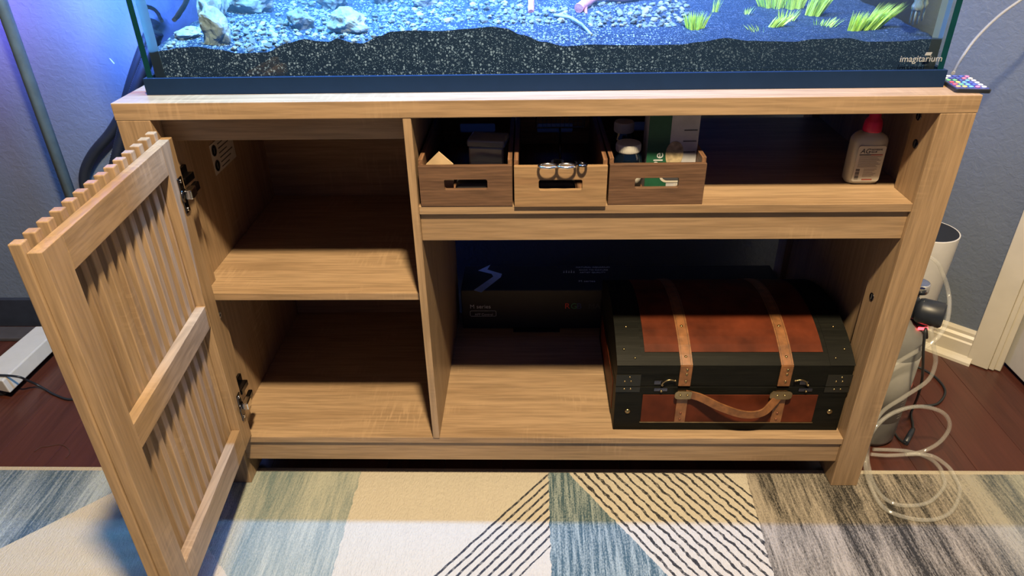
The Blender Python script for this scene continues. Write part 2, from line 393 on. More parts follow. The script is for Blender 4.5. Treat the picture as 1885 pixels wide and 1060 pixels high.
# cam-lock caps and bolt holes
for x, uv in ((-WI, (403.7, 580)),):
    d = ray(*uv); p = CAM+d*((x-CAM.x)/d.x)
    o = part(MB().lathe([(.0062, 0), (.0062, .0012), (.005, .0016), (.005, .0016)], (x, p.y, p.z), 16, 0, 0), 'cam_cap', paper, cab)
    part(MB().box(x+.0016, x+.002, p.y-.0007, p.y+.0007, p.z-.003, p.z+.003).box(x+.0016, x+.002, p.y-.003, p.y+.003, p.z-.0007, p.z+.0007), 'slot', ink, o)
for uv, m_ in (((1691.7, 213), dsteel), ((1685.3, 265), dsteel), ((1605, 546), dsteel)):
    d = ray(*uv); p = CAM+d*((WI-CAM.x)/d.x)
    o = part(MB().lathe([(.0075, 0), (.0075, -.0008), (.006, -.0012), (.004, -.0005)], (WI, p.y, p.z), 16, 0, 0), 'cam_lock', m_, cab)
    part(MB().box(WI-.0016, WI-.0008, p.y-.001, p.y+.001, p.z-.005, p.z+.005), 'slot', ink, o)
# warning sticker inside the left bay
c = [(CAM+ray(u, v)*((-SP-CAM.x)/ray(u, v).x)) for u, v in ((383, 270), (394, 327), (447, 262))]
y0, z1, z0, y1 = c[0].y+.004, c[0].z, c[1].z, c[0].y+.11
stk = part(MB().box(-SP, -SP+.0006, y0, y1, z0, z1), 'sticker', plain('sticker_paper', (.50, .46, .42), .6), cab, 0, 'pale warning sticker with two round pictograms')
for k in range(2):
    zc = z1-(k+.5)*(z1-z0)/2; yc = y0+.015
    part(MB().lathe([(.011, .0006), (.011, .001), (.009, .001), (.009, .0006)], (-SP, yc, zc), 20, 0, 0).box(-SP+.0006, -SP+.001, yc-.003, yc+.003, zc-.006, zc+.006), 'pictogram', ink, stk)
for k in range(6):
    zc = z1-.008-k*(z1-z0-.014)/5; part(MB().box(-SP+.0006, -SP+.0009, y0+.034, y1-.01-.012*(k % 3), zc-.001, zc+.001), 'print_line', ink, stk)
# ---- the door, swung open
HA = Vector((-.574, .006, 0)); DT = Vector((.079, -.997, 0)); DN = Vector((-.997, -.079, 0))   # hinge edge, along, outwards
DW = .392; DZ0, DZ1 = .128, .742; FT = .016
def dbox(t0, t1, n0, n1, z0, z1):
    b = MB().box(t0, t1, n0, n1, z0, z1)
    b.v = [tuple(HA+DT*x+DN*y+Vector((0, 0, z))) for x, y, z in b.v]; return b
door = part(dbox(.0, .045, 0, FT, DZ0, DZ1), 'door', oakZ, cab, .0008, 'slatted oak door swung wide open')
part(dbox(DW-.045, DW, 0, FT, DZ0, DZ1), 'stile', oakZ, door, .0008)
oakT = wood('oak_laminate_rail', 1, OD, OL)
for z0, z1 in ((DZ1-.046, DZ1), (.417, .459), (DZ0, DZ0+.052)):
    part(dbox(.045, DW-.045, 0, FT, z0, z1), 'rail', oakT, door, .0008)
NS = 14; slw = .0185
for k in range(NS):
    tc_ = .012+k*(DW-.018)/(NS-1)
    part(dbox(tc_-slw/2+.004, tc_+slw/2, FT+.0003, FT+.0145, DZ0-.012, DZ1+.0125), 'slat', oakZ, door, .0014)
for zc in (.651, .213):          # concealed hinges
    hg = part(dbox(.008, .024, -.0025, 0, zc-.030, zc+.030), 'hinge', dsteel, door, .001, 'dark nickel cup hinge')
    cup = MB().lathe([(.0, -.004), (.011, -.004), (.0115, -.0025)], (.018, 0, 0), 18, 0, 1)
    cup.v = [tuple(HA+DT*x+DN*y+Vector((0, 0, z+zc))) for x, y, z in cup.v]; part(cup, 'hinge_cup', dsteel, hg)
    part(dbox(-.006, .018, -.0155, -.004, zc-.008, zc+.008), 'hinge_arm', steel, hg, .002)
    part(dbox(-.028, -.004, -.013, -.0045, zc-.007, zc+.007), 'hinge_link', dsteel, hg, .002)
    part(MB().box(-WI, -WI+.006, .028, .062, zc-.006, zc+.026).box(-WI+.006, -WI+.020, .020, .054, zc+.004, zc+.016), 'mount_plate', dsteel, hg, .0012)
    for dz in (-.024, .024):
        sc_ = MB().lathe([(.0036, -.0025), (.0036, -.0036), (.002, -.0042), (.002, -.0042)], (.016, 0, 0), 12, 0, 1)
        sc_.v = [tuple(HA+DT*x+DN*y+Vector((0, 0, z+zc+dz))) for x, y, z in sc_.v]; part(sc_, 'screw', steel, hg)

# ================================================================== the aquarium
TX, TY0, TY1, TZ = .616, .045, .508, H
tank = thing('aquarium', (0, .28, TZ), 'long glass aquarium with a black base rim on the oak stand', 'aquarium')
rim = MB()
rim.box(-TX, TX, TY0, TY0+.006, TZ, TZ+.0255).box(-TX, TX, TY1-.006, TY1, TZ, TZ+.0255)
rim.box(-TX, -TX+.006, TY0+.006, TY1-.006, TZ, TZ+.0255).box(TX-.006, TX, TY0+.006, TY1-.006, TZ, TZ+.0255)
part(rim, 'base_rim', navy_pl, tank)
TH = TZ+.54
glass = clear('aquarium_glass', (.95, .985, .99), .04, fres=False)
gedge = plain('glass_edge_green', (.004, .035, .045), .15, var=.1)
silic = clear('silicone_bead', (.75, .95, .98), .1, .2, .75, (.80, .95, .98), trans=True)
GX = .612; GY0, GY1 = .0515, .5015; GT = .009
part(MB().box(-GX, GX, GY0, GY1, TZ+.006, TZ+.014), 'bottom_pane', clear('bottom_glass', (.6, .85, .85), .05, .02, .3, (.05, .12, .12)), tank)
fp = part(MB().box(-GX+GT, GX-GT, GY0, GY0+GT, TZ+.014, TH), 'front_pane', glass, tank)
part(MB().box(-GX+GT, GX-GT, GY1-GT, GY1, TZ+.014, TH), 'back_pane', clear('backing_film_glass', (.25, .45, .75), .05, .05, .45, (.06, .16, .42), fres=False), tank)
for sx in (-1, 1):
    a, b = sorted((sx*GX, sx*(GX-GT)))
    mb = MB().box(a, b, GY0, GY1, TZ+.014, TH); mb.m = [0, 0, 1, 1, 0, 0]
    part(mb, 'side_pane', [glass, gedge], tank)
    a, b = sorted((sx*(GX-GT), sx*(GX-GT-.016)))
    part(MB().prism([(a, GY0+GT), (b, GY0+GT), ((a if sx < 0 else b), GY0+GT+.012)], 2, TZ+.014, TH-.01), 'silicone_bead', silic, tank)
    tr_ = MB().box(min(sx*TX, sx*(TX-.012)), max(sx*TX, sx*(TX-.012)), TY0, TY1, TH-.012, TH+.012)
    part(tr_, 'top_rim', navy_pl, tank)
for y0, y1 in ((TY0, TY0+.006), (TY1-.02, TY1)):
    part(MB().box(-TX+.012, TX-.012, y0, y1, TH-.006, TH+.012), 'top_rim', navy_pl, tank)
wm = clear('water', (.96, .985, 1), .02, fres=False); g_ = G(wm.node_tree)
vsn = g_.n('ShaderNodeVolumeScatter'); vsn.inputs['Color'].default_value = (.45, .72, 1, 1); vsn.inputs['Density'].default_value = .32; vsn.inputs['Anisotropy'].default_value = .1
wm.node_tree.links.new(vsn.outputs[0], wm.node_tree.nodes['Material Output'].inputs['Volume'])
part(MB().box(-GX+GT+.0003, GX-GT-.0003, GY0+GT+.0001, GY1-GT-.0003, TZ+.0142, TH-.040), 'water', wm, tank, 0, 'clear bluish water')
# maker's mark on the front pane
mk = plain('etched_mark', (.30, .32, .36), .6)
p = ony(1655, 114, GY0-.0004)
text('imagitarium', .0135, mk, fp, (p.x, GY0-.0004, p.z), FX, FZ, 'maker_mark')
p = ony(1702, 102, GY0-.0004)
part(MB().prism([(p.x, p.z), (p.x+.009, p.z), (p.x+.0105, p.z+.0045), (p.x+.0015, p.z+.0045)], 1, GY0-.0005, GY0-.0001), 'maker_emblem', mk, fp)
# LED light bar over the tank (above the frame): it lights the water, the wall and the rug
led = thing('aquarium_light', (0, .1, TH+.012), 'black LED light bar resting on the aquarium rim', 'light')
part(MB().box(-.60, .60, .058, .128, TH+.075, TH+.10).box(-.60, -.585, .06, .126, TH+.012, TH+.08).box(.585, .60, .06, .126, TH+.012, TH+.08), 'housing', black_pl, led, .003)
for nm, x, sx_, e, colr in (('led_strip_light', -.40, .38, 20, (.13, .52, 1.0)), ('led_strip_light', 0, .38, 16, (.22, .40, 1.0)), ('led_strip_light', .40, .38, 5, (.34, .48, 1.0))):
    o = light(nm, 'AREA', (x, .078, TH+.072), e, colr, shape='RECTANGLE', size=sx_, size_y=.014, spread=math.radians(135)); o.parent = led; o.rotation_euler[0] = .62; o.location = o.location-Vector(led.location)

# ------------------------------------------------------------------ sand bed
FRONT = [(277, 97), (300, 93), (330, 88), (360, 86), (400, 91), (440, 98), (490, 96), (530, 79), (560, 72), (590, 76), (605, 77), (620, 71), (650, 78), (665, 80), (700, 66), (720, 58), (760, 56), (810, 57), (860, 53), (905, 49), (930, 52), (960, 64), (1000, 77), (1040, 85), (1090, 82), (1140, 83), (1200, 83), (1250, 82), (1290, 77), (1335, 70), (1380, 75), (1420, 76), (1460, 77), (1500, 72), (1560, 70), (1600, 77), (1660, 76), (1700, 72), (1732, 72)]
SYF = GY0+GT+.0004; SYB = GY1-GT-.002
FP = [(q.x, q.z) for q in (ony(u, v, SYF) for u, v in FRONT)]
def fz(x):
    if x <= FP[0][0]: return FP[0][1]
    for (a, za), (b, zb) in zip(FP, FP[1:]):
        if x <= b: t = (x-a)/(b-a); t = t*t*(3-2*t); return za+(zb-za)*t
    return FP[-1][1]
def sz(x, y):
    d = y-SYF; k = math.exp(-d/.05)
    base = .866+.05*d+.008*math.sin(x*7+1.3)*(1-k)
    n = noise.noise(Vector((x*22, y*22, 0)))*.0035*min(1, d/.03)+noise.noise(Vector((x*70, y*70, 3)))*.0011*min(1, d/.01)
    return fz(x)*k+base*(1-k)+n
def onsand(u, v, dz=0):
    d = ray(u, v); lo, hi = 1.0, 2.6
    t = (SYF-CAM.y)/d.y
    while t < 3:
        p = CAM+d*t
        if p.z <= sz(p.x, p.y)+dz or p.y > SYB: return Vector((p.x, p.y, sz(p.x, p.y)))
        t += .0015
    return p
def sand_mat():
    m, nt, b = M_new('black_aquarium_sand'); g = G(nt)
    tc = g.n('ShaderNodeTexCoord')
    def vor(scale, lo, hi):
        v = g.n('ShaderNodeTexVoronoi'); nt.links.new(tc.outputs['Object'], v.inputs['Vector']); v.inputs['Scale'].default_value = scale
        sp = g.n('ShaderNodeSeparateXYZ'); nt.links.new(v.outputs['Color'], sp.inputs[0])
        f = g.ramp(sp.outputs[0], [(lo, (0, 0, 0)), (hi, (1, 1, 1))])
        d = g.math('LESS_THAN', v.outputs['Distance'], .38); return g.math('MULTIPLY', f, d), v.outputs['Distance']
    f1, d1 = vor(600, .60, .9); f2, d2 = vor(235, .62, .75)
    sx_ = g.n('ShaderNodeSeparateXYZ'); nt.links.new(tc.outputs['Object'], sx_.inputs[0])
    sparse = g.ramp(g.math('ADD', sx_.outputs[0], .5), [(.62, (1, 1, 1)), (.82, (.22, .22, .22))])
    patch = g.math('MULTIPLY', g.ramp(g.noise(g.coord((1, 1, 1)), 14, 3), [(.38, (0, 0, 0)), (.50, (1, 1, 1))]), sparse)
    col = g.mix(g.math('MULTIPLY', f1, g.math('ADD', g.math('MULTIPLY', sparse, .6), .4)), (.014, .028, .062), (.24, .34, .52))
    col = g.mix(g.math('MULTIPLY', f2, patch), col, (.24, .31, .46))
    g.put(b.inputs['Base Color'], col); b.inputs['Roughness'].default_value = .6; b.inputs['Specular IOR Level'].default_value = .1
    g.put(b.inputs['Normal'], g.bump(d1, .35, .0012)); return m
NXs, NYs = 300, 80
x0, x1 = -GX+GT+.0005, GX-GT-.0005
sb = MB(); vs = []; fs = []
for j in range(NYs+1):
    y = SYF+(SYB-SYF)*(j/NYs)**1.4
    for i in range(NXs+1):
        x = x0+(x1-x0)*i/NXs; vs.append((x, y, sz(x, y)))
W_ = NXs+1
for j in range(NYs):
    for i in range(NXs): a = j*W_+i; fs.append((a, a+1, a+W_+1, a+W_))
sb.add(vs, fs, 0, True)
zb_ = TZ+.0145
top = vs[:W_]; bot = [(a, b, zb_) for a, b, c in top]
sb.add(top+bot, [(i+1, i, W_+i, W_+i+1) for i in range(NXs)])
for xs, i0 in ((x0, 0), (x1, NXs)):
    col_ = [vs[j*W_+i0] for j in range(NYs+1)]; n_ = len(col_)
    sb.add(col_+[(a, b, zb_) for a, b, c in col_], [(j, j+1, n_+j+1, n_+j) for j in range(NYs)])
sd = sb.build('sand_bed', sand_mat()); tag(sd, 'black speckled sand bed heaped in waves behind the aquarium glass', 'sand', kind='stuff')
# ------------------------------------------------------------------ stones in the tank
stone_m = [plain('pale_stone_a', (.20, .25, .27), .75, var=.35, scale=55, bump=.6), plain('pale_stone_b', (.12, .16, .18), .75, var=.4, scale=70, bump=.6), plain('pale_stone_c', (.29, .33, .33), .7, var=.25, scale=60, bump=.5)]
def rock_mesh(name, seed, mat, sub=2, rough=.35, facet=True, scale=(1, 1, 1)):
    bm = bmesh.new(); bmesh.ops.create_icosphere(bm, subdivisions=sub, radius=1)
    rnd = random.Random(seed); off = Vector((rnd.random()*50, rnd.random()*50, rnd.random()*50))
    cuts = [(Vector((rnd.uniform(-1, 1), rnd.uniform(-1, 1), rnd.uniform(-1, 1))).normalized(), rnd.uniform(.55, .85)) for _ in range(9)]
    for v in bm.verts:
        p = v.co.copy()
        for n_, d_ in cuts:
            e = p.dot(n_)-d_
            if e > 0: p -= n_*e*.92
        p += v.co*(noise.noise(p*2.2+off)*rough*.5+noise.noise(p*6+off)*rough*.16)
        v.co = Vector((p.x*scale[0], p.y*scale[1], p.z*scale[2]))
    me = bpy.data.meshes.new(name); bm.to_mesh(me); bm.free(); me.materials.append(mat); return me
peb = [rock_mesh('pebble', 100+i, stone_m[i % 3], 1, .3, scale=(1, .8, .55)) for i in range(9)]
# big stones: (u, v of the foot, half sizes in m, turn, label, seed, material)
BIG = [
    (392, 84, (.024, .020, .034), .3, 'tall angular boulder with a dark pit at its base by the left glass', 1, 0),
    (372, 45, (.022, .020, .042), .9, 'steep slab stone leaning behind the tall boulder', 2, 0),
    (345, 72, (.024, .018, .011), .1, 'low flat stone left of the tall boulder', 3, 0),
    (330, 34, (.020, .020, .040), .5, 'dark upright stone close to the left pane', 9, 1),
    (450, 26, (.048, .030, .030), .2, 'wide ridged stone overhanging a shadowy hollow', 4, 1),
    (553, 55, (.023, .020, .022), .5, 'rounded stone half sunk in pebbles', 5, 1),
    (640, 62, (.036, .024, .022), -.2, 'grooved wedge-shaped stone in open gravel', 6, 0),
    (775, 14, (.030, .022, .024), .4, 'smooth stone backed by the light-coloured pebble slope', 7, 0),
    (610, 18, (.030, .024, .030), .1, 'shadowed stone behind the grooved wedge stone', 8, 1),
    (700, 8, (.024, .02, .026), .7, 'pointed stone between pebble heaps', 10, 1),
]
ROCKS = []
for u, v, sc3, rz, lab, sd_, mi in BIG:
    q = onsand(u, v); me = rock_mesh('rock', sd_, stone_m[mi], 4, .5, scale=sc3)
    o = bpy.data.objects.new('rock', me); COL.objects.link(o)
    o.location = (max(-.57, q.x), min(q.y+sc3[1]*.6, .46), q.z+sc3[2]*.62); o.rotation_euler = (0, 0, rz); tag(o, lab, 'rock'); ROCKS.append((Vector(o.location), sc3, rz))
REG = [((425, 100), (530, 40), 85, 1.1), ((530, 68), (620, 6), 45, .9), ((690, 50), (770, 4), 30, .9), ((740, 44), (960, 3), 75, .95), ((930, 44), (1045, 16), 40, .9), ((1085, 50), (1265, 4), 150, .95), ((500, 60), (780, 4), 40, .7), ((265, 90), (340, 60), 14, .7), ((590, 88), (690, 62), 16, .8)]
cand = []
WOODY = [((1065, 24), (1205, 2), .011), ((978, 24), (975, 4), .008), ((1020, 33), (1050, 40), .005), ((1050, 40), (1068, 52), .005), ((1068, 52), (1090, 66), .005)]
WP = []
for a_, b_, r_ in WOODY:
    for k in range(13): WP.append((onsand(a_[0]+(b_[0]-a_[0])*k/12, a_[1]+(b_[1]-a_[1])*k/12), r_))
def pebble_free(q, r):
    for r1, q1, _ in cand:
        if (q.xy-q1.xy).length < (r+r1)*.93: return False
    for c_, sc_, rz_ in ROCKS:
        d = Matrix.Rotation(-rz_, 2) @ (q.xy-c_.xy)
        if (d.x/(sc_[0]+r))**2+(d.y/(sc_[1]+r))**2 < .9: return False
    for p_, r_ in WP:
        if (q.xy-p_.xy).length < r+r_: return False
    return True
PH_ = ['at the foot of the tall angular boulder', 'round the half-sunk rounded stone', 'beside the grooved wedge stone', 'on the slope below the smooth stone', 'round the upright pinkish twig', 'in the heap under the pinkish log', 'strewn between the larger stones', 'beside the left aquarium pane', 'against the front glass below the wedge stone']
TONE = ['pale grey', 'dark grey', 'cream']
for ((ua, va), (ub, vb), n_, s_), ph in zip(REG, PH_):
    for _ in range(n_):
        r = random.uniform(.0042, .0085)*s_*random.choice((1, 1, 1.35))
        for _try in range(60):
            q = onsand(random.uniform(ua, ub), random.uniform(vb, va)); q.y = max(q.y, SYF+r*1.05); q.x = max(-.59+r, min(.59-r, q.x)); q.z = sz(q.x, q.y)
            if pebble_free(q, r): break
            r *= .985
        else: continue
        cand.append((r, q, ph))
cand.sort(key=lambda t: -t[0])
for r, q, ph in cand[:300]:
    pk = random.randrange(9); o = bpy.data.objects.new('pebble', peb[pk]); COL.objects.link(o)
    o.location = (q.x, q.y, q.z+r*.3); o.scale = (r, r, r)
    o.rotation_euler = (random.uniform(-.5, .5), random.uniform(-.5, .5), random.uniform(0, 6.3))
    tag(o, ('larger ' if r > .0085 else 'small ')+TONE[pk % 3]+' pebble '+ph, 'pebble', 'pebbles '+ph)
gv = MB()
def tiny(q, r):
    n_ = 5; a0 = random.random()*6
    v = [(q.x, q.y, q.z+r)]+[(q.x+r*random.uniform(.8, 1.4)*math.cos(a0+k*1.257), q.y+r*random.uniform(.8, 1.4)*math.sin(a0+k*1.257), q.z+r*.1) for k in range(5)]
    gv.add(v, [(0, 1+k, 1+(k+1) % 5) for k in range(5)])
for r, q, ph in cand[300:]:
    if q.y > SYF+r*1.5: tiny(q, r)
for _ in range(2900):
    u = random.uniform(270, 1100); q = onsand(u, random.uniform(2, 96)); r = random.uniform(.0012, .0026)
    if q.y > SYF+r*1.5 and abs(q.x) < GX-GT-.017: tiny(q, r)
tag(gv.build('fine_gravel', stone_m[1]), 'fine pale gravel scattered over the black sand between the pebbles', 'gravel', kind='stuff')
# driftwood
pinkw = wood('pinkish_driftwood', 0, (.42, .16, .22), (.80, .42, .52), 3, .6, .4, False)
yelw = wood('yellow_driftwood', 2, (.70, .66, .30), (.95, .92, .60), 3, .6, .3, False)
def branch(name, pts, r0, r1, mat, lab, sub=()):
    P = spline([onsand(u, v)+Vector((0, dy, dz)) for u, v, dy, dz in pts], 6)
    mb = MB().tube(P, lambda t: r0+(r1-r0)*t, 9)
    for (a, b, rr) in sub: mb.tube(spline([onsand(u, v)+Vector((0, dy, dz)) for u, v, dy, dz in (a, b)], 5), lambda t: rr*(1-.7*t), 7)
    mb.v = [tuple(Vector(p)+noise.noise_vector(Vector(p)*60)*.0016) for p in mb.v]
    return tag(mb.build(name, mat), lab, 'driftwood')
branch('driftwood', [(322, 42, .0, .004), (340, 30, .01, .018), (358, 12, .02, .04), (372, 0, .03, .065)], .004, .005, yelw, 'thin yellowish stick leaning up between the left stones')
branch('driftwood', [(1065, 24, 0, .0075), (1100, 10, .01, .014), (1150, 8, .01, .013), (1200, 2, .015, .012)], .008, .010, pinkw, 'pinkish driftwood log lying on the pebble heap', [((1075, 5, .01, .03), (1078, 26, 0, .0), .008)])
branch('driftwood', [(978, 24, 0, 0), (977, 10, .0, .020), (974, 0, .0, .05)], .0055, .006, pinkw, 'upright pinkish driftwood twig in front of the blue hollow')
branch('driftwood', [(1020, 33, 0, .004), (1050, 40, 0, .006), (1068, 52, 0, .006), (1090, 66, 0, .001)], .0035, .0022, stone_m[0], 'pale crooked twig lying flat on the sand')
branch('driftwood', [(262, 32, .0, .02), (285, 36, .01, .014), (300, 44, 0, .004)], .004, .003, stone_m[0], 'short pale branch against the left pane')
# artificial grass
grassm = plain('bright_green_plastic_grass', (.40, .64, .10), .55, var=.25, scale=90)
def grass(u, v, n, hgt, spread, lean, label, wd=.0007):
    q = onsand(u, v); mb = MB()
    for k in range(int(n*1.5)):
        a = random.uniform(0, 6.283); r = spread*math.sqrt(random.random()); b = q+Vector((r*math.cos(a), r*.7*math.sin(a), -.002))
        h = hgt*random.uniform(.65, 1.05); ln = Vector((lean*h+(b.x-q.x)*.9*h/hgt+random.uniform(-.1, .1)*h, random.uniform(-.15, .2)*h, h))
        side = Vector((math.cos(a*3), math.sin(a*3), 0))*wd; mid = b+ln*.55+Vector((0, 0, .06*h))
        mb.add([b-side, b+side, mid+side*.8, mid-side*.8, b+ln], [(0, 1, 2, 3), (3, 2, 4)])
        nrm = side.cross(Vector((0, 0, 1)))*.35
    return tag(mb.build('grass_tuft', grassm), label, 'aquarium plant', 'plastic grass in the aquarium')
grass(1279, 54, 90, .030, .013, .05, 'dense upright fan of green plastic grass nearest the pebble heap')
grass(1315, 22, 14, .026, .006, .12, 'sparse green sprig of a few blades')
grass(1375, 26, 9, .016, .008, .3, 'wispy curling green shoots on bare sand')
grass(1392, 58, 10, .014, .012, -.7, 'low splayed green sprig with spiky blades')
grass(1425, 50, 16, .020, .010, 1.0, 'green sprig with a broad leaf tipped over on the sand', .0022)
grass(1446, 38, 26, .022, .013, .2, 'spiky little green tuft between larger clumps')
grass(1420, 14, 110, .040, .022, -.1, 'tall thick green grass clump rising to the waterline')
grass(1462, 16, 90, .045, .015, .1, 'narrow tall green grass clump with ragged tips')
grass(1497, 28, 110, .045, .014, .45, 'wind-swept green grass clump leaning sideways')
grass(1517, 47, 26, .015, .018, .5, 'short creeping green tuft trailing over the sand')
grass(1572, 57, 80, .032, .010, .35, 'yellow-green grass bunch, shorter one of a touching pair')
grass(1600, 53, 110, .040, .013, .85, 'long-bladed grass bunch, leaning one of a touching pair')
# clear plastic intake tubes
clp = clear('clear_plastic', (.80, .92, .95), .22, .08, .28, (.65, .85, .9))
for qx, qy, v, lab in ((.568, .088, 44, 'clear plastic intake cup hanging away from the right pane'), (.588, .115, 38, 'clear plastic intake cup hanging beside the right pane')):
    q = Vector((qx, qy, ony(1710, v, qy).z)); b = thing('intake_cup', (q.x, q.y, q.z+.006), lab, 'intake', 'clear intake cups')
    z0 = q.z+.006
    part(MB().lathe([(.004, .012), (.0075, .014), (.0085, .020), (.006, .026), (.010, .034), (.011, .060), (.011, .10)], (q.x, q.y, z0), 18), 'cup', clp, b)
    for k in range(3):
        a = k*2.1; part(MB().tube([(q.x+.006*math.cos(a), q.y+.006*math.sin(a), z0+h_) for h_ in (-.006, .02)], .0013, 6), 'prong', clp, b)
    part(MB().lathe([(.0125, .068), (.0135, .070), (.0135, .078), (.0125, .080)], (q.x, q.y, z0), 18), 'collar', clp, b)

# ================================================================== things on and in the stand
# ---- remote control on the top
p0, p1 = onz(1757, 163, H), onz(1819, 162, H)
rem = thing('led_remote', (.6468, .052, H), 'thin black remote with rows of coloured buttons on the slab end', 'remote', rz=-.12)
part_l = lambda mb, name, mats, root, bev=0: mb.build(name, mats, root, bev)
part_l(MB().prism(rrect(0, 0, .050, .086, .004), 2, 0, .006), 'body', black_pl, rem, .001)
part_l(MB().prism(rrect(0, 0, .046, .082, .003), 2, .006, .0064), 'face', plain('remote_face', (.045, .06, .22), .4), rem)
bc = {'r': (.75, .10, .16), 'w': (.85, .9, .95), 'y': (.85, .80, .2), 'g': (.15, .6, .3), 'b': (.06, .10, .45), 'c': (.15, .45, .8), 'p': (.7, .2, .4), 'o': (.85, .45, .2)}
bmats = {k: plain('button_'+k, v, .45) for k, v in bc.items()}
rows = ['wwbbp', 'wbbpw', 'ggbcw', 'rycbw', 'rgcbw', 'oycpw']
for j, row in enumerate(rows):
    for i, ch in enumerate(row):
        part_l(MB().lathe([(.0034, .0064), (.0034, .0076), (.0026, .0080)], (-.018+i*.009, .031-j*.0125, 0), 10), 'button', bmats[ch], rem)
# ---- wooden crates
def crate(x0, x1, yf, dep, mf, ms, lab, rz=0):
    cx = (x0+x1)/2; w2 = (x1-x0)/2; z0 = 0; h = .069
    r = thing('wooden_crate', (cx, yf, .6236), lab, 'crate', 'small wooden crates on the upper shelf', rz)
    MB().holed(-w2, w2, 0, .008, z0, h, -.0345, .0345, .029, .046, .003).build('front_panel', mf, r, .0006)
    MB().holed(-w2, w2, dep-.008, dep, z0, h, -.0345, .0345, .029, .046, .003).build('back_panel', mf, r, .0006)
    for sx in (-1, 1):
        a, b = sorted((sx*w2, sx*(w2-.007)))
        MB().prism([(.0082, 0), (dep-.0082, 0), (dep-.0082, h+.008), (.0082, h+.008)], 0, a, b).build('side_panel', ms, r, .0006)
    MB().box(-w2+.0072, w2-.0072, .0082, dep-.0082, .001, .006).build('bottom_panel', ms, r)
    return r
crate(-.1915, -.0425, .001, .30, acacia, acaciaY, 'dark reddish wooden crate beside the divider')
crate(-.0395, .1075, -.003, .30, acaciaL, acaciaY, 'pale tan wooden crate between the two darker ones')
crate(.1110, .2630, .003, .30, acacia, acaciaY, 'dark reddish wooden crate with jars, beside the empty shelf', .012)
# things in the first crate
cf = MB().prism([(-.020, 0), (.020, 0), (.022, .056), (0, .077), (-.022, .056)], 1, -.002, .002); cf.v = [(a+ony(808, 284, .028).x, b+.028, c+.6300) for a, b, c in cf.v]
tag(cf.build('cardboard_flap', plain('brown_cardboard', (.50, .36, .22), .8)), 'pointed brown cardboard flap standing in the crate', 'cardboard')
pb = thing('plastic_box', (ony(906, 283, .10).x-.006, .10, .630), 'hazy clear plastic box tilted in the crate beside the divider', 'box', rz=-.15)
hz = clear('hazy_plastic', (.8, .82, .85), .12, .15, .45, (.6, .6, .58))
bx_ = MB().box(-.030, .030, -.022, .022, 0, .066); bx_.build('box_body', hz, pb, .003)
MB().box(-.032, .032, -.024, .024, .066, .078).build('lid', hz, pb, .003)
MB().box(-.026, .026, -.0225, -.0222, .02, .04).build('paper_slip', paper, pb)
cdp = ony(875, 226, WY); sw = ony(908, 230, WY).x-ony(842, 230, WY).x
ol = thing('wall_outlet', (cdp.x, WY, cdp.z), 'white wall outlet plate seen through the open back of the stand', 'outlet')
part(MB().prism(rrect(cdp.x, cdp.z+.01, sw, .075, .006), 1, WY-.007, WY-.0002), 'cover_plate', white_pl, ol, .001)
for sx in (-1, 1): part(MB().prism(rrect(cdp.x+sx*sw*.25, cdp.z+.01, .026, .045, .005), 1, WY-.0082, WY-.007), 'socket', white_pl, ol)
tag(MB().tube(spline([(cdp.x+.004, WY-.018, cdp.z+.06), (cdp.x+.006, WY-.03, cdp.z), (cdp.x+.02, WY-.035, cdp.z-.1), (cdp.x+.02, WY-.03, cdp.z-.25)], 8), .0035, 8).build('hanging_cable', rubber), 'thin black cable hanging in front of the wall outlet', 'cable')
# second crate: scissors, forceps, net
yr = -.003
sc = thing('scissors', (.02, yr, .692), 'steel scissors with two finger rings hooked over the pale crate', 'scissors')
for cx_ in (ony(1009, 299, -.012).x, ony(1043, 298, -.012).x):
    ringp = [(cx_+.0145*math.cos(a), -.009+.0085*math.sin(a), .6955) for a in [2*math.pi*k/28 for k in range(28)]]
    part(MB().tube(ringp, .0021, 8, closed=True), 'finger_ring', steel, sc)
cxm = ony(1026, 298, .01).x
for sx in (-1, 1):
    part(MB().tube(spline([(cxm+sx*.008, .001, .6995), (cxm+sx*.003, .03, .690), (cxm-sx*.004, .10, .662)], 6), .0022, 6), 'blade', dsteel, sc)
part(MB().lathe([(.003, -.002), (.003, .002)], (cxm, .05, .683), 12), 'pivot', steel, sc)
tw = thing('tweezers', (.07, yr, .69), 'dark tweezers hanging over the rim of the pale crate', 'tweezers')
tx_ = ony(1067, 300, -.01).x
part(MB().tube([(tx_+.0046+.0062*math.cos(a), -.008+.006*math.sin(a), .6968) for a in [2*math.pi*k/22 for k in range(22)]], .002, 8, closed=True), 'end_loop', dsteel, tw)
for sx in (-1, 1): part(MB().tube(spline([(tx_+sx*.004, .0, .697), (tx_+sx*.003, .05, .680), (tx_, .12, .655)], 5), .0016, 6), 'arm', dsteel, tw)
fillerm = plain('slot_filler_black', (.010, .011, .016), .8)  # dark blocks added in two crates so their slots look shaded inside
for cxp, lab in ((-.098, 'added dark block hiding the lit bottom of the crate beside the divider'), (.022, 'added dark block hiding the lit bottom of the pale crate')):
    tag(MB().prism(rrect(cxp, .0, .074, .030, .010, 5), 1, .0095, .068).move(Matrix.Translation((0, 0, .6455))).build('slot_filler', fillerm, None, .004), lab, 'filler')
nt_ = thing('fish_net', (.04, .17, .632), 'small dark mesh net folded in the pale crate', 'net')
nm = MB()
for k in range(11): nm.box(.0+k*.008, .0008+k*.008, .200, .2008, .69, .735)
for k in range(7): nm.box(0, .0808, .2002, .201, .69+k*.0073, .6908+k*.0073)
part(nm, 'mesh', plain('net_thread', (.09, .11, .16), .7), nt_)
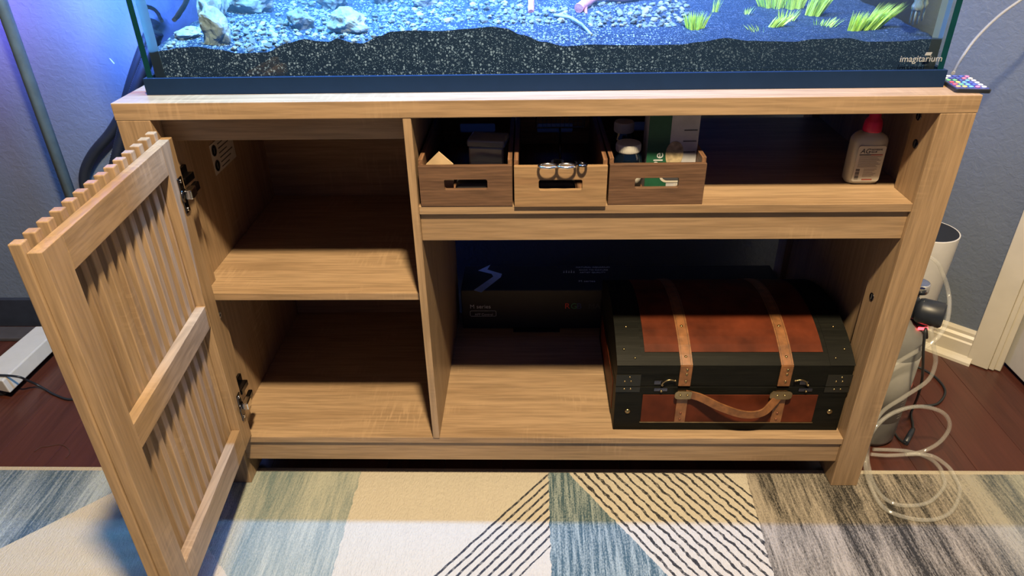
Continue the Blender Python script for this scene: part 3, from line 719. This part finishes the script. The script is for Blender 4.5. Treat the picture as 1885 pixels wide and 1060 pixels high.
part(MB().tube([(-.003, .2005, .69), (.084, .2005, .69), (.084, .2005, .74), (-.003, .2005, .74)], .0018, 6, closed=True).tube([(.04, .2005, .69), (.04, .16, .634)], .002, 6), 'wire_frame', dsteel, nt_)
tag(MB().lathe([(.010, 0), (.0105, .001), (.0105, .003), (.010, .004)], (.080, .024, .6300), 20).lathe([(.007, .004), (.007, .020)], (.080, .024, .6300), 16).build('bottle_cap', white_pl), 'small grey-white cap showing in the slot of the pale crate', 'cap')
# third crate: two jars, a food box
def jar(cx_, cy_, r, hb, hc, lab):
    z0 = .6300; j = thing('jar', (cx_, cy_, z0), lab, 'jar', 'white-capped jars')
    part(MB().lathe([(r*.9, 0), (r, .003), (r, hb*.72), (r*.93, hb*.88), (r*.75, hb), (r*.75, hb+.003)], (cx_, cy_, z0), 28), 'body', clear('dark_blue_glass', (.02, .05, .08), .12, .05, .5, (.004, .012, .03)), j)
    part(MB().lathe([(r*1.006, .008), (r*1.006, hb*.60)], (cx_, cy_, z0), 28), 'paper_label', paper, j)
    lid_ = [(r*.80, hb-.001), (r*.82, hb), (r*.82, hb+hc-.002), (r*.78, hb+hc)]
    part(MB().lathe(lid_, (cx_, cy_, z0), 28), 'cap', white_pl, j)
    cp = MB()
    for k in range(36):
        a = 2*math.pi*k/36; cp.box(-.0004, .0004, r*.82-.0002, r*.82+.0005, hb+.001, hb+hc-.003); n8 = len(cp.v)-8
        cp.v[n8:] = [(cx_+x*math.cos(a)-y*math.sin(a), cy_+x*math.sin(a)+y*math.cos(a), z0+z) for x, y, z in cp.v[n8:]]
    part(cp, 'cap_ribs', white_pl, j)
jar(.1455, .055, .0245, .068, .0125, 'dark blue jar with a wide ribbed white cap in front')
jar(.1440, .112, .0200, .082, .016, 'taller jar with a narrower white cap behind the wide one')
fb = thing('fish_food_box', (.2105, .068, .630), 'green and white printed carton standing beside the jars', 'box', rz=.02)
gr_ = plain('green_print', (.012, .085, .045), .5); MB().box(-.036, .044, -.022, .022, 0, .128).build('carton', plain('grey_white_carton', (.42, .42, .46), .55), fb, .0008)
MB().box(-.0363, -.001, -.0224, -.0218, 0, .128).build('green_panel', gr_, fb)
oval = [(.008+.014*math.cos(a)*(1+.2*math.sin(a)), .060+.025*math.sin(a)) for a in [2*math.pi*k/24 for k in range(24)]]
MB().prism(oval, 1, -.0228, -.0222).build('picture', plain('tan_print', (.40, .32, .20), .6, var=.4, scale=120), fb)
for k in range(5): MB().box(.020, .041, -.0226, -.0222, .030+k*.018, .0315+k*.018).build('print_line', ink, fb)
text('Ple', .022, inkw, fb, Vector(fb.location)+Vector((-.010, -.0227, .040)), (0, 0, 1), (-1, 0, 0))
ovr = rrect(.010, .030, .046, .03, .012, 5); ovi = rrect(.010, .031, .039, .024, .010, 5)
MB().prism(ovr, 1, -.0228, -.0222).build('badge', paper, fb); MB().prism(ovi, 1, -.0232, -.0228).build('badge_field', ink, fb)
for k in range(7): MB().box(.012+k*.0035, .0135+k*.0035, -.0232, -.0226, .001, .013).build('bar', paper, fb)
# ---- glue bottle
gb = thing('glue_bottle', (.5505, .098, .6236), 'translucent adhesive bottle with a magenta cap on the upper shelf', 'bottle', rz=.0)
bm_ = clear('milky_bottle', (.62, .62, .58), .1, .25, .62, (.62, .60, .55))
pr = []
def bottle_ring(wx, wy, z, n=32):
    return [(wx*math.copysign(abs(math.cos(a))**.55, math.cos(a)), wy*math.copysign(abs(math.sin(a))**.75, math.sin(a)), z) for a in [2*math.pi*k/n for k in range(n)]]
rings = [bottle_ring(*t) for t in ((.021, .010, 0), (.027, .015, .002), (.0295, .0175, .008), (.0295, .0175, .072), (.0285, .017, .078), (.024, .015, .084), (.016, .012, .088), (.0125, .0115, .0895), (.0120, .0115, .092))]
mb = MB(); n_ = 32; vs_ = [v for r in rings for v in r]
mb.add(vs_, [(k*n_+i, k*n_+(i+1) % n_, (k+1)*n_+(i+1) % n_, (k+1)*n_+i) for k in range(len(rings)-1) for i in range(n_)], 0, True).add(rings[0], [tuple(range(n_))])
mb.build('bottle_body', bm_, gb)
MB().lathe([(.0148, .0895), (.0150, .091), (.0138, .104), (.0125, .108), (.0092, .112), (.0085, .128), (.006, .131)], (0, 0, 0), 24).build('cap', plain('magenta_cap', (.50, .012, .075), .4, var=.06), gb)
lb = MB().prism(rrect(.0, .038, .045, .062, .004, 4), 1, -.0184, -.0178).build('paper_label', paper, gb)
bl = Vector(gb.location); yl = bl.y-.0186
text('AG', .0115, ink, lb, (bl.x-.0185, yl, bl.z+.0565), FX, FZ, shear=.2)
text('ADHESIVE', .0040, ink, lb, (bl.x-.001, yl, bl.z+.0615), FX, FZ)
text('GLUE', .0040, ink, lb, (bl.x-.001, yl, bl.z+.0575), FX, FZ)
redk = plain('brick_red_print', (.35, .07, .05), .6); brn = plain('brown_grey_print', (.30, .27, .24), .6)
MB().box(-.019, .0, -.0188, -.0184, .0530, .0545).build('rule', ink, lb); MB().box(0, .019, -.0188, -.0184, .0530, .0545).build('rule', redk, lb)
for k in range(9): MB().box(-.018, .018-.003*((k*5) % 3), -.0187, -.0184, .0505-k*.0023, .0514-k*.0023).build('print_line', brn, lb)
for k in range(6): MB().box(-.006, .015-.003*((k*7) % 3), -.0187, -.0184, .0285-k*.0026, .0292-k*.0026).build('print_line', brn, lb)
for k in range(9): MB().box(-.019, -.0125, -.0187, -.0184, .011+k*.0021, .0110+k*.0021+(.0014 if k % 3 else .0008)).build('bar', ink, lb)
MB().box(-.006, .011, -.0187, -.0184, .0095, .0115).build('rule', redk, lb)
# ---- black light carton at the back of the lower bay
cz = .1242
q0 = onz(850, 604, cz); bxF = .392
ct = thing('light_carton', (.2, bxF+.055, cz), 'long black printed light carton behind the chest', 'carton')
ctm = plain('black_matte_carton', (.012, .013, .020), .5)
hb = ony(900, 534, bxF).z-cz
CX0, CX1 = -.181, .585
cb = part(MB().box(CX0, CX1, bxF, .512, cz, cz+hb), 'carton_body', ctm, ct, .002)
part(MB().box(ony(945, 600, bxF).x, ony(1030, 600, bxF).x, bxF-.016, bxF, cz, cz+.004), 'closing_tab', ctm, ct)
def fp_(u, v): q = ony(u, v, bxF-.0004); return q
def tp_(u, v): q = onz(u, v, cz+hb+.0003); return q
q = fp_(865, 567.5); text('M series', .0150, inkw, cb, (q.x, bxF-.0004, q.z), FX, FZ)
q = fp_(874, 580.5); text('APP Control', .0085, inkw, cb, (q.x, bxF-.0004, q.z), FX, FZ)
qa, qb = fp_(866, 582), fp_(913, 572); o_ = rrect((qa.x+qb.x)/2, (qa.z+qb.z)/2, qb.x-qa.x, qb.z-qa.z, .003, 4)
part(MB().tube([(a, bxF-.0003, b) for a, b in o_], .0006, 5, closed=True), 'badge_outline', inkw, cb)
q = fp_(1039, 568)
for k, (ch, cc) in enumerate((('R', (.75, .06, .05)), ('G', (.05, .22, .12)), ('B', (.04, .06, .2)))):
    text(ch, .022, plain('print_'+ch, cc, .6), cb, (q.x+k*.0145, bxF-.0004, q.z), FX, FZ)
q = fp_(1083, 568); text('MAT', .020, plain('print_faint', (.05, .05, .07), .6), cb, (q.x, bxF-.0004, q.z), FX, FZ)
spoly = [tp_(u, v) for u, v in ((903, 487), (897, 496), (924, 504), (922, 510), (886, 538), (872, 534), (908, 509), (905, 504), (880, 498))]
part(MB().prism([(a.x, a.y) for a in spoly], 2, cz+hb+.0001, cz+hb+.0004), 'logo', plain('pale_blue_print', (.35, .50, .70), .5), cb)
for k, (tx2, u, v) in enumerate((('NATURAL AQUARIUM', 1060, 493), ('BACK TO NATURE', 1066, 498), ('ARTIST QUALITY', 1067, 502.5))):
    q = tp_(u, v)
    if q.y < .505: text(tx2, .0085, inkw, cb, (q.x, q.y, cz+hb+.0004), FX, (0, 1, 0))
q = tp_(1065, 519); text('M series', .012, inkw, cb, (q.x, q.y, cz+hb+.0004), FX, (0, 1, 0))
em = MB()
for k in range(5):
    a = tp_(1038+k*4.6, 502); em.prism([(a.x-.0018, a.y), (a.x+.0018, a.y), (a.x+.001, a.y+.012+.004*(k % 2))], 2, cz+hb+.0001, cz+hb+.0004)
part(em, 'emblem', inkw, cb)

# ================================================================== treasure chest
CX0, CX1, CY0, CY1, CZ0, CZs, CZ1 = .150, .594, .027, .350, .1243, .2345, .284
ch = thing('treasure_chest', (.372, .18, CZ0), 'black and red-brown domed treasure chest with leather straps in the lower bay', 'chest')
cblk = wood('chest_black_paint', 0, (.003, .0035, .003), (.010, .010, .008), 2, .55, .4, False, spec=.14)
cred = plain('chest_red_leather', (.085, .018, .007), .5, var=.45, scale=16, bump=.15, spec=.15)
lthr = plain('tan_leather_strap', (.19, .078, .028), .45, var=.35, scale=60, bump=.2)
ldark = plain('dark_leather_edge', (.06, .028, .014), .5)
part(MB().box(CX0, CX1, CY0, CY1, CZ0, CZs-.0012), 'body', cblk, ch, .002)
CR = .050; CYM = (CY0+CY1)/2
hw = (CY1-CY0)/2; Rr = (hw*hw+CR*CR)/(2*CR); zc_ = CZ1+CR-Rr
def dome(y, off=0): return zc_+math.sqrt(max(0, (Rr+off)**2-(y-CYM)**2))
prof = [(CY0, CZs), (CY0, CZ1)]+[(CY0+(CY1-CY0)*k/20, dome(CY0+(CY1-CY0)*k/20)) for k in range(1, 20)]+[(CY1, CZ1), (CY1, CZs)]
part(MB().prism(prof, 0, CX0, CX1), 'lid', cblk, ch, .0015)
def domestrip(x0, x1, ya, yb, t, n=18):
    mb = MB(); v = []
    for k in range(n+1):
        y = ya+(yb-ya)*k/n; z = dome(y); nn = Vector((0, y-CYM, z-zc_)).normalized()*t
        for x in (x0, x1): v.append((x, y, z)); v.append((x, y+nn.y, z+nn.z))
    f = []
    for k in range(n):
        a = 4*k; b = a+4
        f += [(a+1, a+3, b+3, b+1), (a, b, b+2, a+2), (a, a+1, b+1, b), (a+2, b+2, b+3, a+3)]
    f += [(0, 2, 3, 1), (4*n, 4*n+1, 4*n+3, 4*n+2)]
    return mb.add(v, f, 0, False)
PX0, PX1 = .203, .539
part(domestrip(PX0, PX1, CY0+.023, CY1-.023, .0014), 'lid_panel', cred, ch)
part(MB().box(PX0, PX1, CY0-.0014, CY0, .147, .2145), 'front_panel', cred, ch, .0005)
part(MB().box(PX0-.002, PX1+.002, CY0-.0022, CY0, .1450, .1470), 'panel_rib', brass, ch)
part(MB().box(CX0-.0012, CX0, CY0+.04, CY1-.04, .147, .2145), 'side_panel', cred, ch)
for sx0, sx1 in ((.268, .291), (.456, .479)):
    st = part(domestrip(sx0, sx1, CY0-.0001, CY1, .0030), 'strap', lthr, ch, 0, 'tan leather strap with rivets')
    part(MB().box(sx0, sx1, CY0-.0038, CY0-.0010, .2375, CZ1+.0018), 'strap_fold', lthr, st, .0008)
    part(MB().box(sx0+.001, sx1-.001, CY0-.0036, CY0-.0010, .1475, .2260), 'lower_strap', lthr, st, .0008)
    for e in (sx0+.0028, sx1-.0034):
        part(domestrip(e, e+.0006, CY0, CY1, .0033), 'stitching', ldark, st)
    for z in (.1555, .171): part(MB().ball(((sx0+sx1)/2, CY0-.0036, z), .0026, 0, 10, 6, (1, .6, 1)), 'rivet', plain('copper_rivet', (.25, .10, .06), .35, .8), st)
    for z in (.249, .266, .2765): part(MB().ball(((sx0+sx1)/2+.002, CY0-.0038, z), .0027, 0, 10, 6, (1, .6, 1)), 'rivet', brass, st)
    for y in (CY0+.013, CY0+.075): part(MB().ball(((sx0+sx1)/2, y, dome(y)+.003), .003, 0, 10, 6, (1, 1, .7)), 'rivet', brass, st)
# carrying handle
hp = spline([(.283, CY0-.008, .2215), (.31, CY0-.014, .2175), (.35, CY0-.022, .200), (.395, CY0-.024, .184), (.43, CY0-.022, .186), (.450, CY0-.014, .202), (.462, CY0-.008, .2190)], 8)
hm = MB(); v = []
for k, p in enumerate(hp):
    t_ = (hp[min(k+1, len(hp)-1)]-hp[max(k-1, 0)]).normalized(); n3 = Vector((-t_.z, 0, t_.x)).normalized()
    for dn, dy in ((-.0085, 0), (.0085, 0), (.0085, .0035), (-.0085, .0035)): q = p+n3*dn; v.append((q.x, q.y+dy, q.z))
f = []
for k in range(len(hp)-1):
    for i in range(4): f.append((4*k+i, 4*k+(i+1) % 4, 4*k+4+(i+1) % 4, 4*k+4+i))
f += [(0, 1, 2, 3), (4*len(hp)-1, 4*len(hp)-2, 4*len(hp)-3, 4*len(hp)-4)]
hd = part(hm.add(v, f), 'handle', lthr, ch, .0008, 'sagging tan leather carrying handle')
for xa, xb in ((.262, .297), (.443, .485)):
    pl_ = part(MB().prism(rrect((xa+xb)/2, .2205, xb-xa, .019, .007, 5), 1, CY0-.0105, CY0-.0085).box(xa+.006, xb-.006, CY0-.0086, CY0-.0036, .2135, .2275), 'handle_plate', brass, hd, .0005)
    for x in ((xa+xb)/2-.007, (xa+xb)/2+.007): part(MB().ball((x, CY0-.0106, .2205), .0024, 0, 10, 6), 'rivet', brass, pl_) if False else part(MB().ball((x, CY0-.0106, .2205), .0024, 0, 10, 6), 'rivet', brass, hd)
# latches
for xl, sgn in ((.236, 1), (.512, -1)):
    lt = part(MB().box(xl-.013, xl+.013, CY0-.002, CY0, .2235, .2315).box(xl-.014, xl+.002, CY0-.002, CY0, .240, .249), 'latch', dsteel, ch, .0008)
    part(MB().tube(spline([(xl, CY0-.004, .240), (xl+sgn*.004, CY0-.006, .250), (xl+sgn*.014, CY0-.006, .2545), (xl+sgn*.024, CY0-.005, .2520)], 6), .0014, 8).ball((xl+sgn*.025, CY0-.005, .2518), .0022), 'hook', brass, lt)
    part(MB().ball((xl+.001, CY0-.003, .2245), .0024).ball((xl+.002, CY0-.003, .2395), .0024), 'stud', brass, lt)
for x in (CX0+.026, CX1-.025): part(MB().lathe([(.0055, 0), (.0055, -.0015), (.004, -.003), (.001, -.0036)], (x, CY0, .173), 16, 0, 1), 'corner_stud', brass, ch)
for x in (CX0+.022, CX1-.022):
    for dx, z in ((-.006, .247), (.006, .247), (-.006, .2285), (.006, .2285), (.003, .257)):
        part(MB().ball((x+dx, CY0-.0005, z), .0022, 0, 8, 5), 'tack', brass, ch)
    for y, dx in ((CY0+.012, .012 if x < .3 else -.012), (CY0+.028, -.008 if x < .3 else .008), (CY0+.075, 0)):
        part(MB().ball((x+dx, y, dome(y)+.0006), .0026, 0, 8, 5), 'tack', brass, ch)
    a, b = (CX0-.0006, CX0+.046) if x < .3 else (CX1-.046, CX1+.0006)
    part(domestrip(a, b, CY0-.0002, CY1, .0008), 'end_band', cblk, ch)
    part(MB().box(a, b, CY0-.0012, CY0, .221, .2335).box(a, b, CY0-.0012, CY0, .2355, .2625), 'corner_plate', plain('bronzed_plate', (.018, .018, .015), .4, .3), ch)

# ================================================================== right of the stand
# ---- CO2 bottle
co = thing('co2_bottle', (.742, .175, FL), 'grey CO2 bottle with a black regulator beside the stand leg', 'gas bottle')
bx0, by0 = .742, .175
part(MB().lathe([(.042, FL), (.052, FL+.004), (.056, FL+.014), (.056, .232), (.052, .256), (.042, .276), (.028, .290), (.018, .298), (.018, .306)], (bx0, by0, 0), 36), 'cylinder', plain('grey_enamel', (.15, .15, .145), .35, var=.05), co)
lbm = plain('frosted_label', (.21, .205, .19), .5, var=.05)
cl = part(MB().lathe([(.0564, .06), (.0564, .222)], (bx0, by0, 0), 36), 'printed_label', lbm, co)
def wraptext(s_, ang, z, size, mat):
    r = .0568; n3 = Vector((math.cos(ang), math.sin(ang), 0)); tx3 = Vector((-math.sin(ang), math.cos(ang), 0))
    text(s_, size, mat, cl, Vector((bx0, by0, z))+n3*r, tx3, FZ, align='CENTER')
wraptext('NG', -.62, .140, .013, redk)
for k in range(9):
    wl = MB()
    for a in range(6):
        a0 = -1.1+a*.16
        wl.add([(bx0+.0567*math.cos(t), by0+.0567*math.sin(t), z) for t in (a0, a0+.13) for z in (.126-k*.007, .128-k*.007)], [(0, 2, 3, 1)])
    part(wl, 'print_line', brn, cl)
reg = part(MB().box(bx0-.018, bx0+.018, by0-.018, by0+.018, .302, .350), 'regulator', black_pl, co, .004, 'black regulator block')
kn = [(.016, .018), (.024, .024), (.026, .030), (.026, .066), (.023, .070), (.021, .070), (.020, .068)]
kx = MB().lathe(kn, (0, 0, 0), 28, 0, 0)
R_ = Matrix.Rotation(-.55, 4, 'Z'); kx.v = [tuple(R_ @ Vector(p)+Vector((bx0, by0, .322))) for p in kx.v]
part(kx, 'knob', black_pl, reg)
ring = MB().lathe([(.0135, .0685), (.0135, .0692), (.0115, .0692)], (0, 0, 0), 24, 0, 0).box(.0685, .0692, -.005, .005, -.006, -.003).box(.0685, .0692, -.0015, .005, -.003, .006)
ring.v = [tuple(R_ @ Vector(p)+Vector((bx0, by0, .322))) for p in ring.v]; part(ring, 'knob_symbol', inkw, reg)
gx, gy, gz = bx0+.022, by0+.012, .352
part(MB().lathe([(.008, -.012), (.008, 0), (.0205, .001), (.0205, .018), (.019, .020), (.0175, .020)], (gx, gy, gz), 28), 'gauge_case', steel, reg)
gd = part(MB().lathe([(.0001, .0165), (.0172, .0165)], (gx, gy, gz), 24), 'gauge_dial', paper, reg)
part(MB().lathe([(.0001, .0195), (.0178, .0195)], (gx, gy, gz), 24), 'gauge_glass', clear('gauge_glass', (.95, .95, .95), .12), reg)
nd = MB().box(gx-.001, gx+.013, gy-.0007, gy+.0007, gz+.017, gz+.0175)
for k in range(9): a = .3+k*.55; nd.box(gx+.0145*math.cos(a)-.0007, gx+.0145*math.cos(a)+.0007, gy+.0145*math.sin(a)-.0007, gy+.0145*math.sin(a)+.0007, gz+.0167, gz+.0171)
part(nd, 'needle', ink, reg)
part(MB().lathe([(.012, .278), (.014, .282), (.014, .304)], (bx0+.034, by0-.012, 0), 18), 'solenoid', black_pl, reg)
rl, nt, b = M_new('red_indicator'); b.inputs['Base Color'].default_value = (.8, .02, .03, 1); b.inputs['Emission Color'].default_value = (1, .04, .05, 1); b.inputs['Emission Strength'].default_value = 6
part(MB().box(bx0+.024, bx0+.044, by0-.0275, by0-.0245, .2825, .2885), 'indicator_light', rl, reg, .001)
# ---- white bin
bc_ = Vector((.894, .42, FL)); bn = thing('white_bin', bc_, 'tall slim white bin with a dark inside standing at the angled wall', 'bin')
part(MB().lathe([(.050, FL), (.054, FL+.004), (.0635, .372), (.0635, .374), (.061, .374), (.061, .372)], (bc_.x, bc_.y, 0), 40), 'shell', white_pl, bn)
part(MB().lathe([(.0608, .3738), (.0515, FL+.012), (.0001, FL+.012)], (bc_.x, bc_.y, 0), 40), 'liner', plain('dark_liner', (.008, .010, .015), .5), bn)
# ---- clear tubing and cords
ctube = clear('clear_tubing', (.97, .97, .95), .07, .08, .12, (.9, .89, .86), fres=False)
def P3(lst): return spline(lst, 12)
gz_ = lambda u, v, z=-.002: onz(u, v, z)
pts = [Vector((.668, .34, .50)), Vector((.70, .30, .44)), ony(1712, 473, .255), ony(1735, 503, .25), ony(1747, 545, .235), ony(1745, 585, .175), ony(1733, 612, .105), ony(1716, 630, .090), ony(1690, 645, .090), ony(1652, 667, .095), ony(1622, 690, .093), Vector((.668, .096, .15)), Vector((.667, .13, .06)), Vector((.667, .16, FL+.005))]
tag(MB().tube(P3(pts), .0042, 10).build('air_tube', ctube), 'clear tube arching past the regulator and down behind the stand leg', 'tube')
pts = [Vector((bx0+.0465, by0-.013, .290)), Vector((bx0+.060, by0-.028, .279)), ony(1714, 605, .112), ony(1719, 640, .106), ony(1722, 668, .108), ony(1708, 700, .105), ony(1665, 730, .102), ony(1624, 758, .096), ony(1603, 795, .075), gz_(1597, 838, .0055), gz_(1600, 862, .0065), gz_(1607, 888, .0046), gz_(1627, 916, .0046), gz_(1660, 930, .0046), gz_(1708, 925, .0046), gz_(1737, 897, .0046), gz_(1736, 876, .0060), gz_(1728, 858, .0050), gz_(1708, 842, -.004), gz_(1668, 830, -.0056), gz_(1607, 827, -.0056)]
tag(MB().tube(P3(pts), .0042, 10).build('air_tube', ctube), 'clear tube dropping from the regulator into a coil on the rug edge', 'tube')
pts = [gz_(1603, 836, .0045), gz_(1640, 838, .0045), gz_(1690, 833, .0045), gz_(1728, 815, .03), ony(1748, 785, .10), ony(1735, 759, .10), ony(1690, 748, .085), ony(1640, 762, .070), ony(1606, 795, .045), gz_(1593, 845, .017), gz_(1601, 890, .0150), gz_(1632, 938, .0060), gz_(1700, 957, .0048), gz_(1748, 944, .0046), gz_(1767, 905, .0046), gz_(1757, 876, .0075), gz_(1742, 856, .010), gz_(1712, 838, .0060), gz_(1668, 836, .0130)]
tag(MB().tube(P3(pts), .0042, 10).build('air_tube', ctube), 'clear tube looping up off the floor and round over the rug', 'tube')
cordm = rubber
pts = [Vector((bx0+.034, by0-.0265, .281)), Vector((bx0+.035, by0-.045, .276)), ony(1704, 605, .080), ony(1700, 640, .070), ony(1699, 670, .085), ony(1697, 700, .130), ony(1690, 728, .165), gz_(1682, 748, .012), gz_(1677, 762, -.003), gz_(1680, 778, -.003), gz_(1681, 789, -.003)]
pc = thing('power_cord', (bx0+.04, by0-.03, FL), 'black power cord hanging from the regulator with a barrel connector on the floor', 'cord')
part(MB().tube(P3(pts), .0026, 8), 'cord', cordm, pc)
a, b = gz_(1681, 789, -.0035), gz_(1667, 815, -.0035)
part(MB().tube([a, a.lerp(b, .25), a.lerp(b, .3), b], lambda t: .0045 if t < .3 else .006, 12), 'barrel_connector', black_pl, pc)
part(MB().tube(P3([b, gz_(1655, 808, -.0072), gz_(1645, 792, -.0072), gz_(1643, 778, -.0072)]), .0024, 8), 'cord', cordm, pc)
pts = [gz_(1676, 671, -.006), gz_(1700, 680, -.006), gz_(1725, 697, -.006), gz_(1740, 720, -.006), gz_(1727, 742, -.006), gz_(1700, 747, -.0068), gz_(1680, 749, -.0068), gz_(1655, 753, -.0068)]
tag(MB().tube(P3(pts), .0028, 8).build('extension_cable', cordm), 'loose black cable curled on the floorboards behind the gas bottle', 'cable')
pts = [onz(1757, 138, H+.006)+Vector((.004, .012, 0)), ony(1768, 110, .22), ony(1797, 70, .28), ony(1840, 28, .33), ony(1890, -8, .36), ony(1960, -60, .40), Vector((1.0, .44, 1.25)), Vector((1.0, .46, 1.6))]
tag(MB().tube(P3(pts), .0028, 8).build('airline', clear('airline_tubing', (.9, .92, .95), .25, .1, .35, (.75, .78, .82))), 'thin clear airline rising from the slab past the right wall', 'tube')

# ================================================================== left of the stand
def hpt(u, v, y=.602): return ony(u, v, y)
pts = [hpt(285, 40), hpt(262, 95), hpt(243, 150), hpt(226, 205), hpt(205, 243), hpt(172, 283), hpt(156, 318), hpt(158, 350), hpt(170, 375), hpt(200, 440), hpt(215, 520)]
tag(MB().tube(spline(pts, 8), .0125, 14).build('filter_hose', rubber), 'smooth thick black hose bending out behind the stand', 'hose')
pts = [hpt(290, 60, .566), hpt(268, 120, .566), hpt(252, 160, .566), hpt(233, 215, .566), hpt(222, 260, .566), hpt(208, 320, .566), hpt(200, 380, .566), hpt(215, 470, .566)]
tag(MB().tube(spline(pts, 26), .0135, 14, 0, .86).build('corrugated_hose', rubber), 'ribbed black hose running down beside the stand leg', 'hose')
PX, PY = -1.121, .50
pol = thing('corner_lamp', (PX, PY, FL), 'grey pole lamp standing before the wall behind the open door, glowing blue', 'lamp')
pm = plain('grey_green_metal', (.10, .14, .16), .4, .3)
part(MB().lathe([(.0125, FL+.02), (.0125, 1.7)], (PX, PY, 0), 20), 'pole', pm, pol)
part(MB().lathe([(.058, FL), (.058, FL+.012), (.05, FL+.02), (.014, FL+.026)], (PX, PY, 0), 28), 'base_disc', pm, pol)
for sgn, e, colr in ((1, 12, (.10, .22, 1)), (-1, 5, (.30, .18, 1))):
    o = light('lamp_strip_light', 'AREA', (sgn*.010, .0135, 1.16), e, colr, shape='RECTANGLE', size=.012, size_y=.90)
    o.parent = pol; o.rotation_euler = Vector((sgn*.45, .88, 0)).to_track_quat('-Z', 'Z').to_euler()
# white foot
ft = thing('metal_stand', (-1.33, .41, FL), 'long white metal stand base on the dark floor by the wall', 'stand')
A1, A2, B1, B2 = onz(66, 600, .05), onz(112, 600, .05), onz(-30, 690, .05), onz(4, 700, .05)
q = MB(); zt = .05
v = [A1, A2, onz(4, 701, zt), onz(-42, 690, zt)]
q.add([(p.x, p.y, zt) for p in v]+[(p.x+(.006 if i in (1, 2) else -.006), p.y, .012) for i, p in enumerate(v)], [(0, 1, 2, 3), (7, 6, 5, 4), (0, 4, 5, 1), (1, 5, 6, 2), (2, 6, 7, 3), (3, 7, 4, 0)])
part(q, 'beam', plain('white_powder_coat', (.48, .46, .43), .4, var=.04), ft, .003)
for i in (0, 2):
    c_ = (v[i]+v[i+1])/2; c_ = c_.lerp((v[2-i]+v[3-i])/2, .1)
    part(MB().lathe([(.018, FL), (.02, FL+.003), (.02, .012)], (c_.x, c_.y, 0), 18), 'rubber_pad', rubber, ft)
tag(MB().box(-1.75, -1.22, .53, .59, FL, FL+.012).build('floor_strip', plain('dark_grey_strip', (.05, .045, .045), .5), None, .003), 'flat dark grey strip lying along the wall behind the white metal base', 'strip')
pts = [onz(-20, 690, .055), onz(12, 691, .0555), onz(36, 694, .053), onz(50, 700, .03), onz(68, 708, .004), onz(86, 718, -.006), onz(100, 726, -.0062), onz(128, 735, -.006), onz(158, 727, -.006), onz(190, 700, -.006)]
tag(MB().tube(spline(pts, 8), .0028, 8).build('charging_cable', rubber), 'thin black cord crossing the white metal base', 'cable')
pts = [onz(u, v, FL+.001) for u, v in ((63, 831), (75, 823), (90, 821), (110, 818), (124, 824), (128, 834), (121, 843))]
tag(MB().tube(spline(pts, 8), .0009, 6).build('loose_thread', plain('brown_thread', (.05, .018, .012), .8)), 'curled brown thread lying on the floor near the rug edge', 'thread')
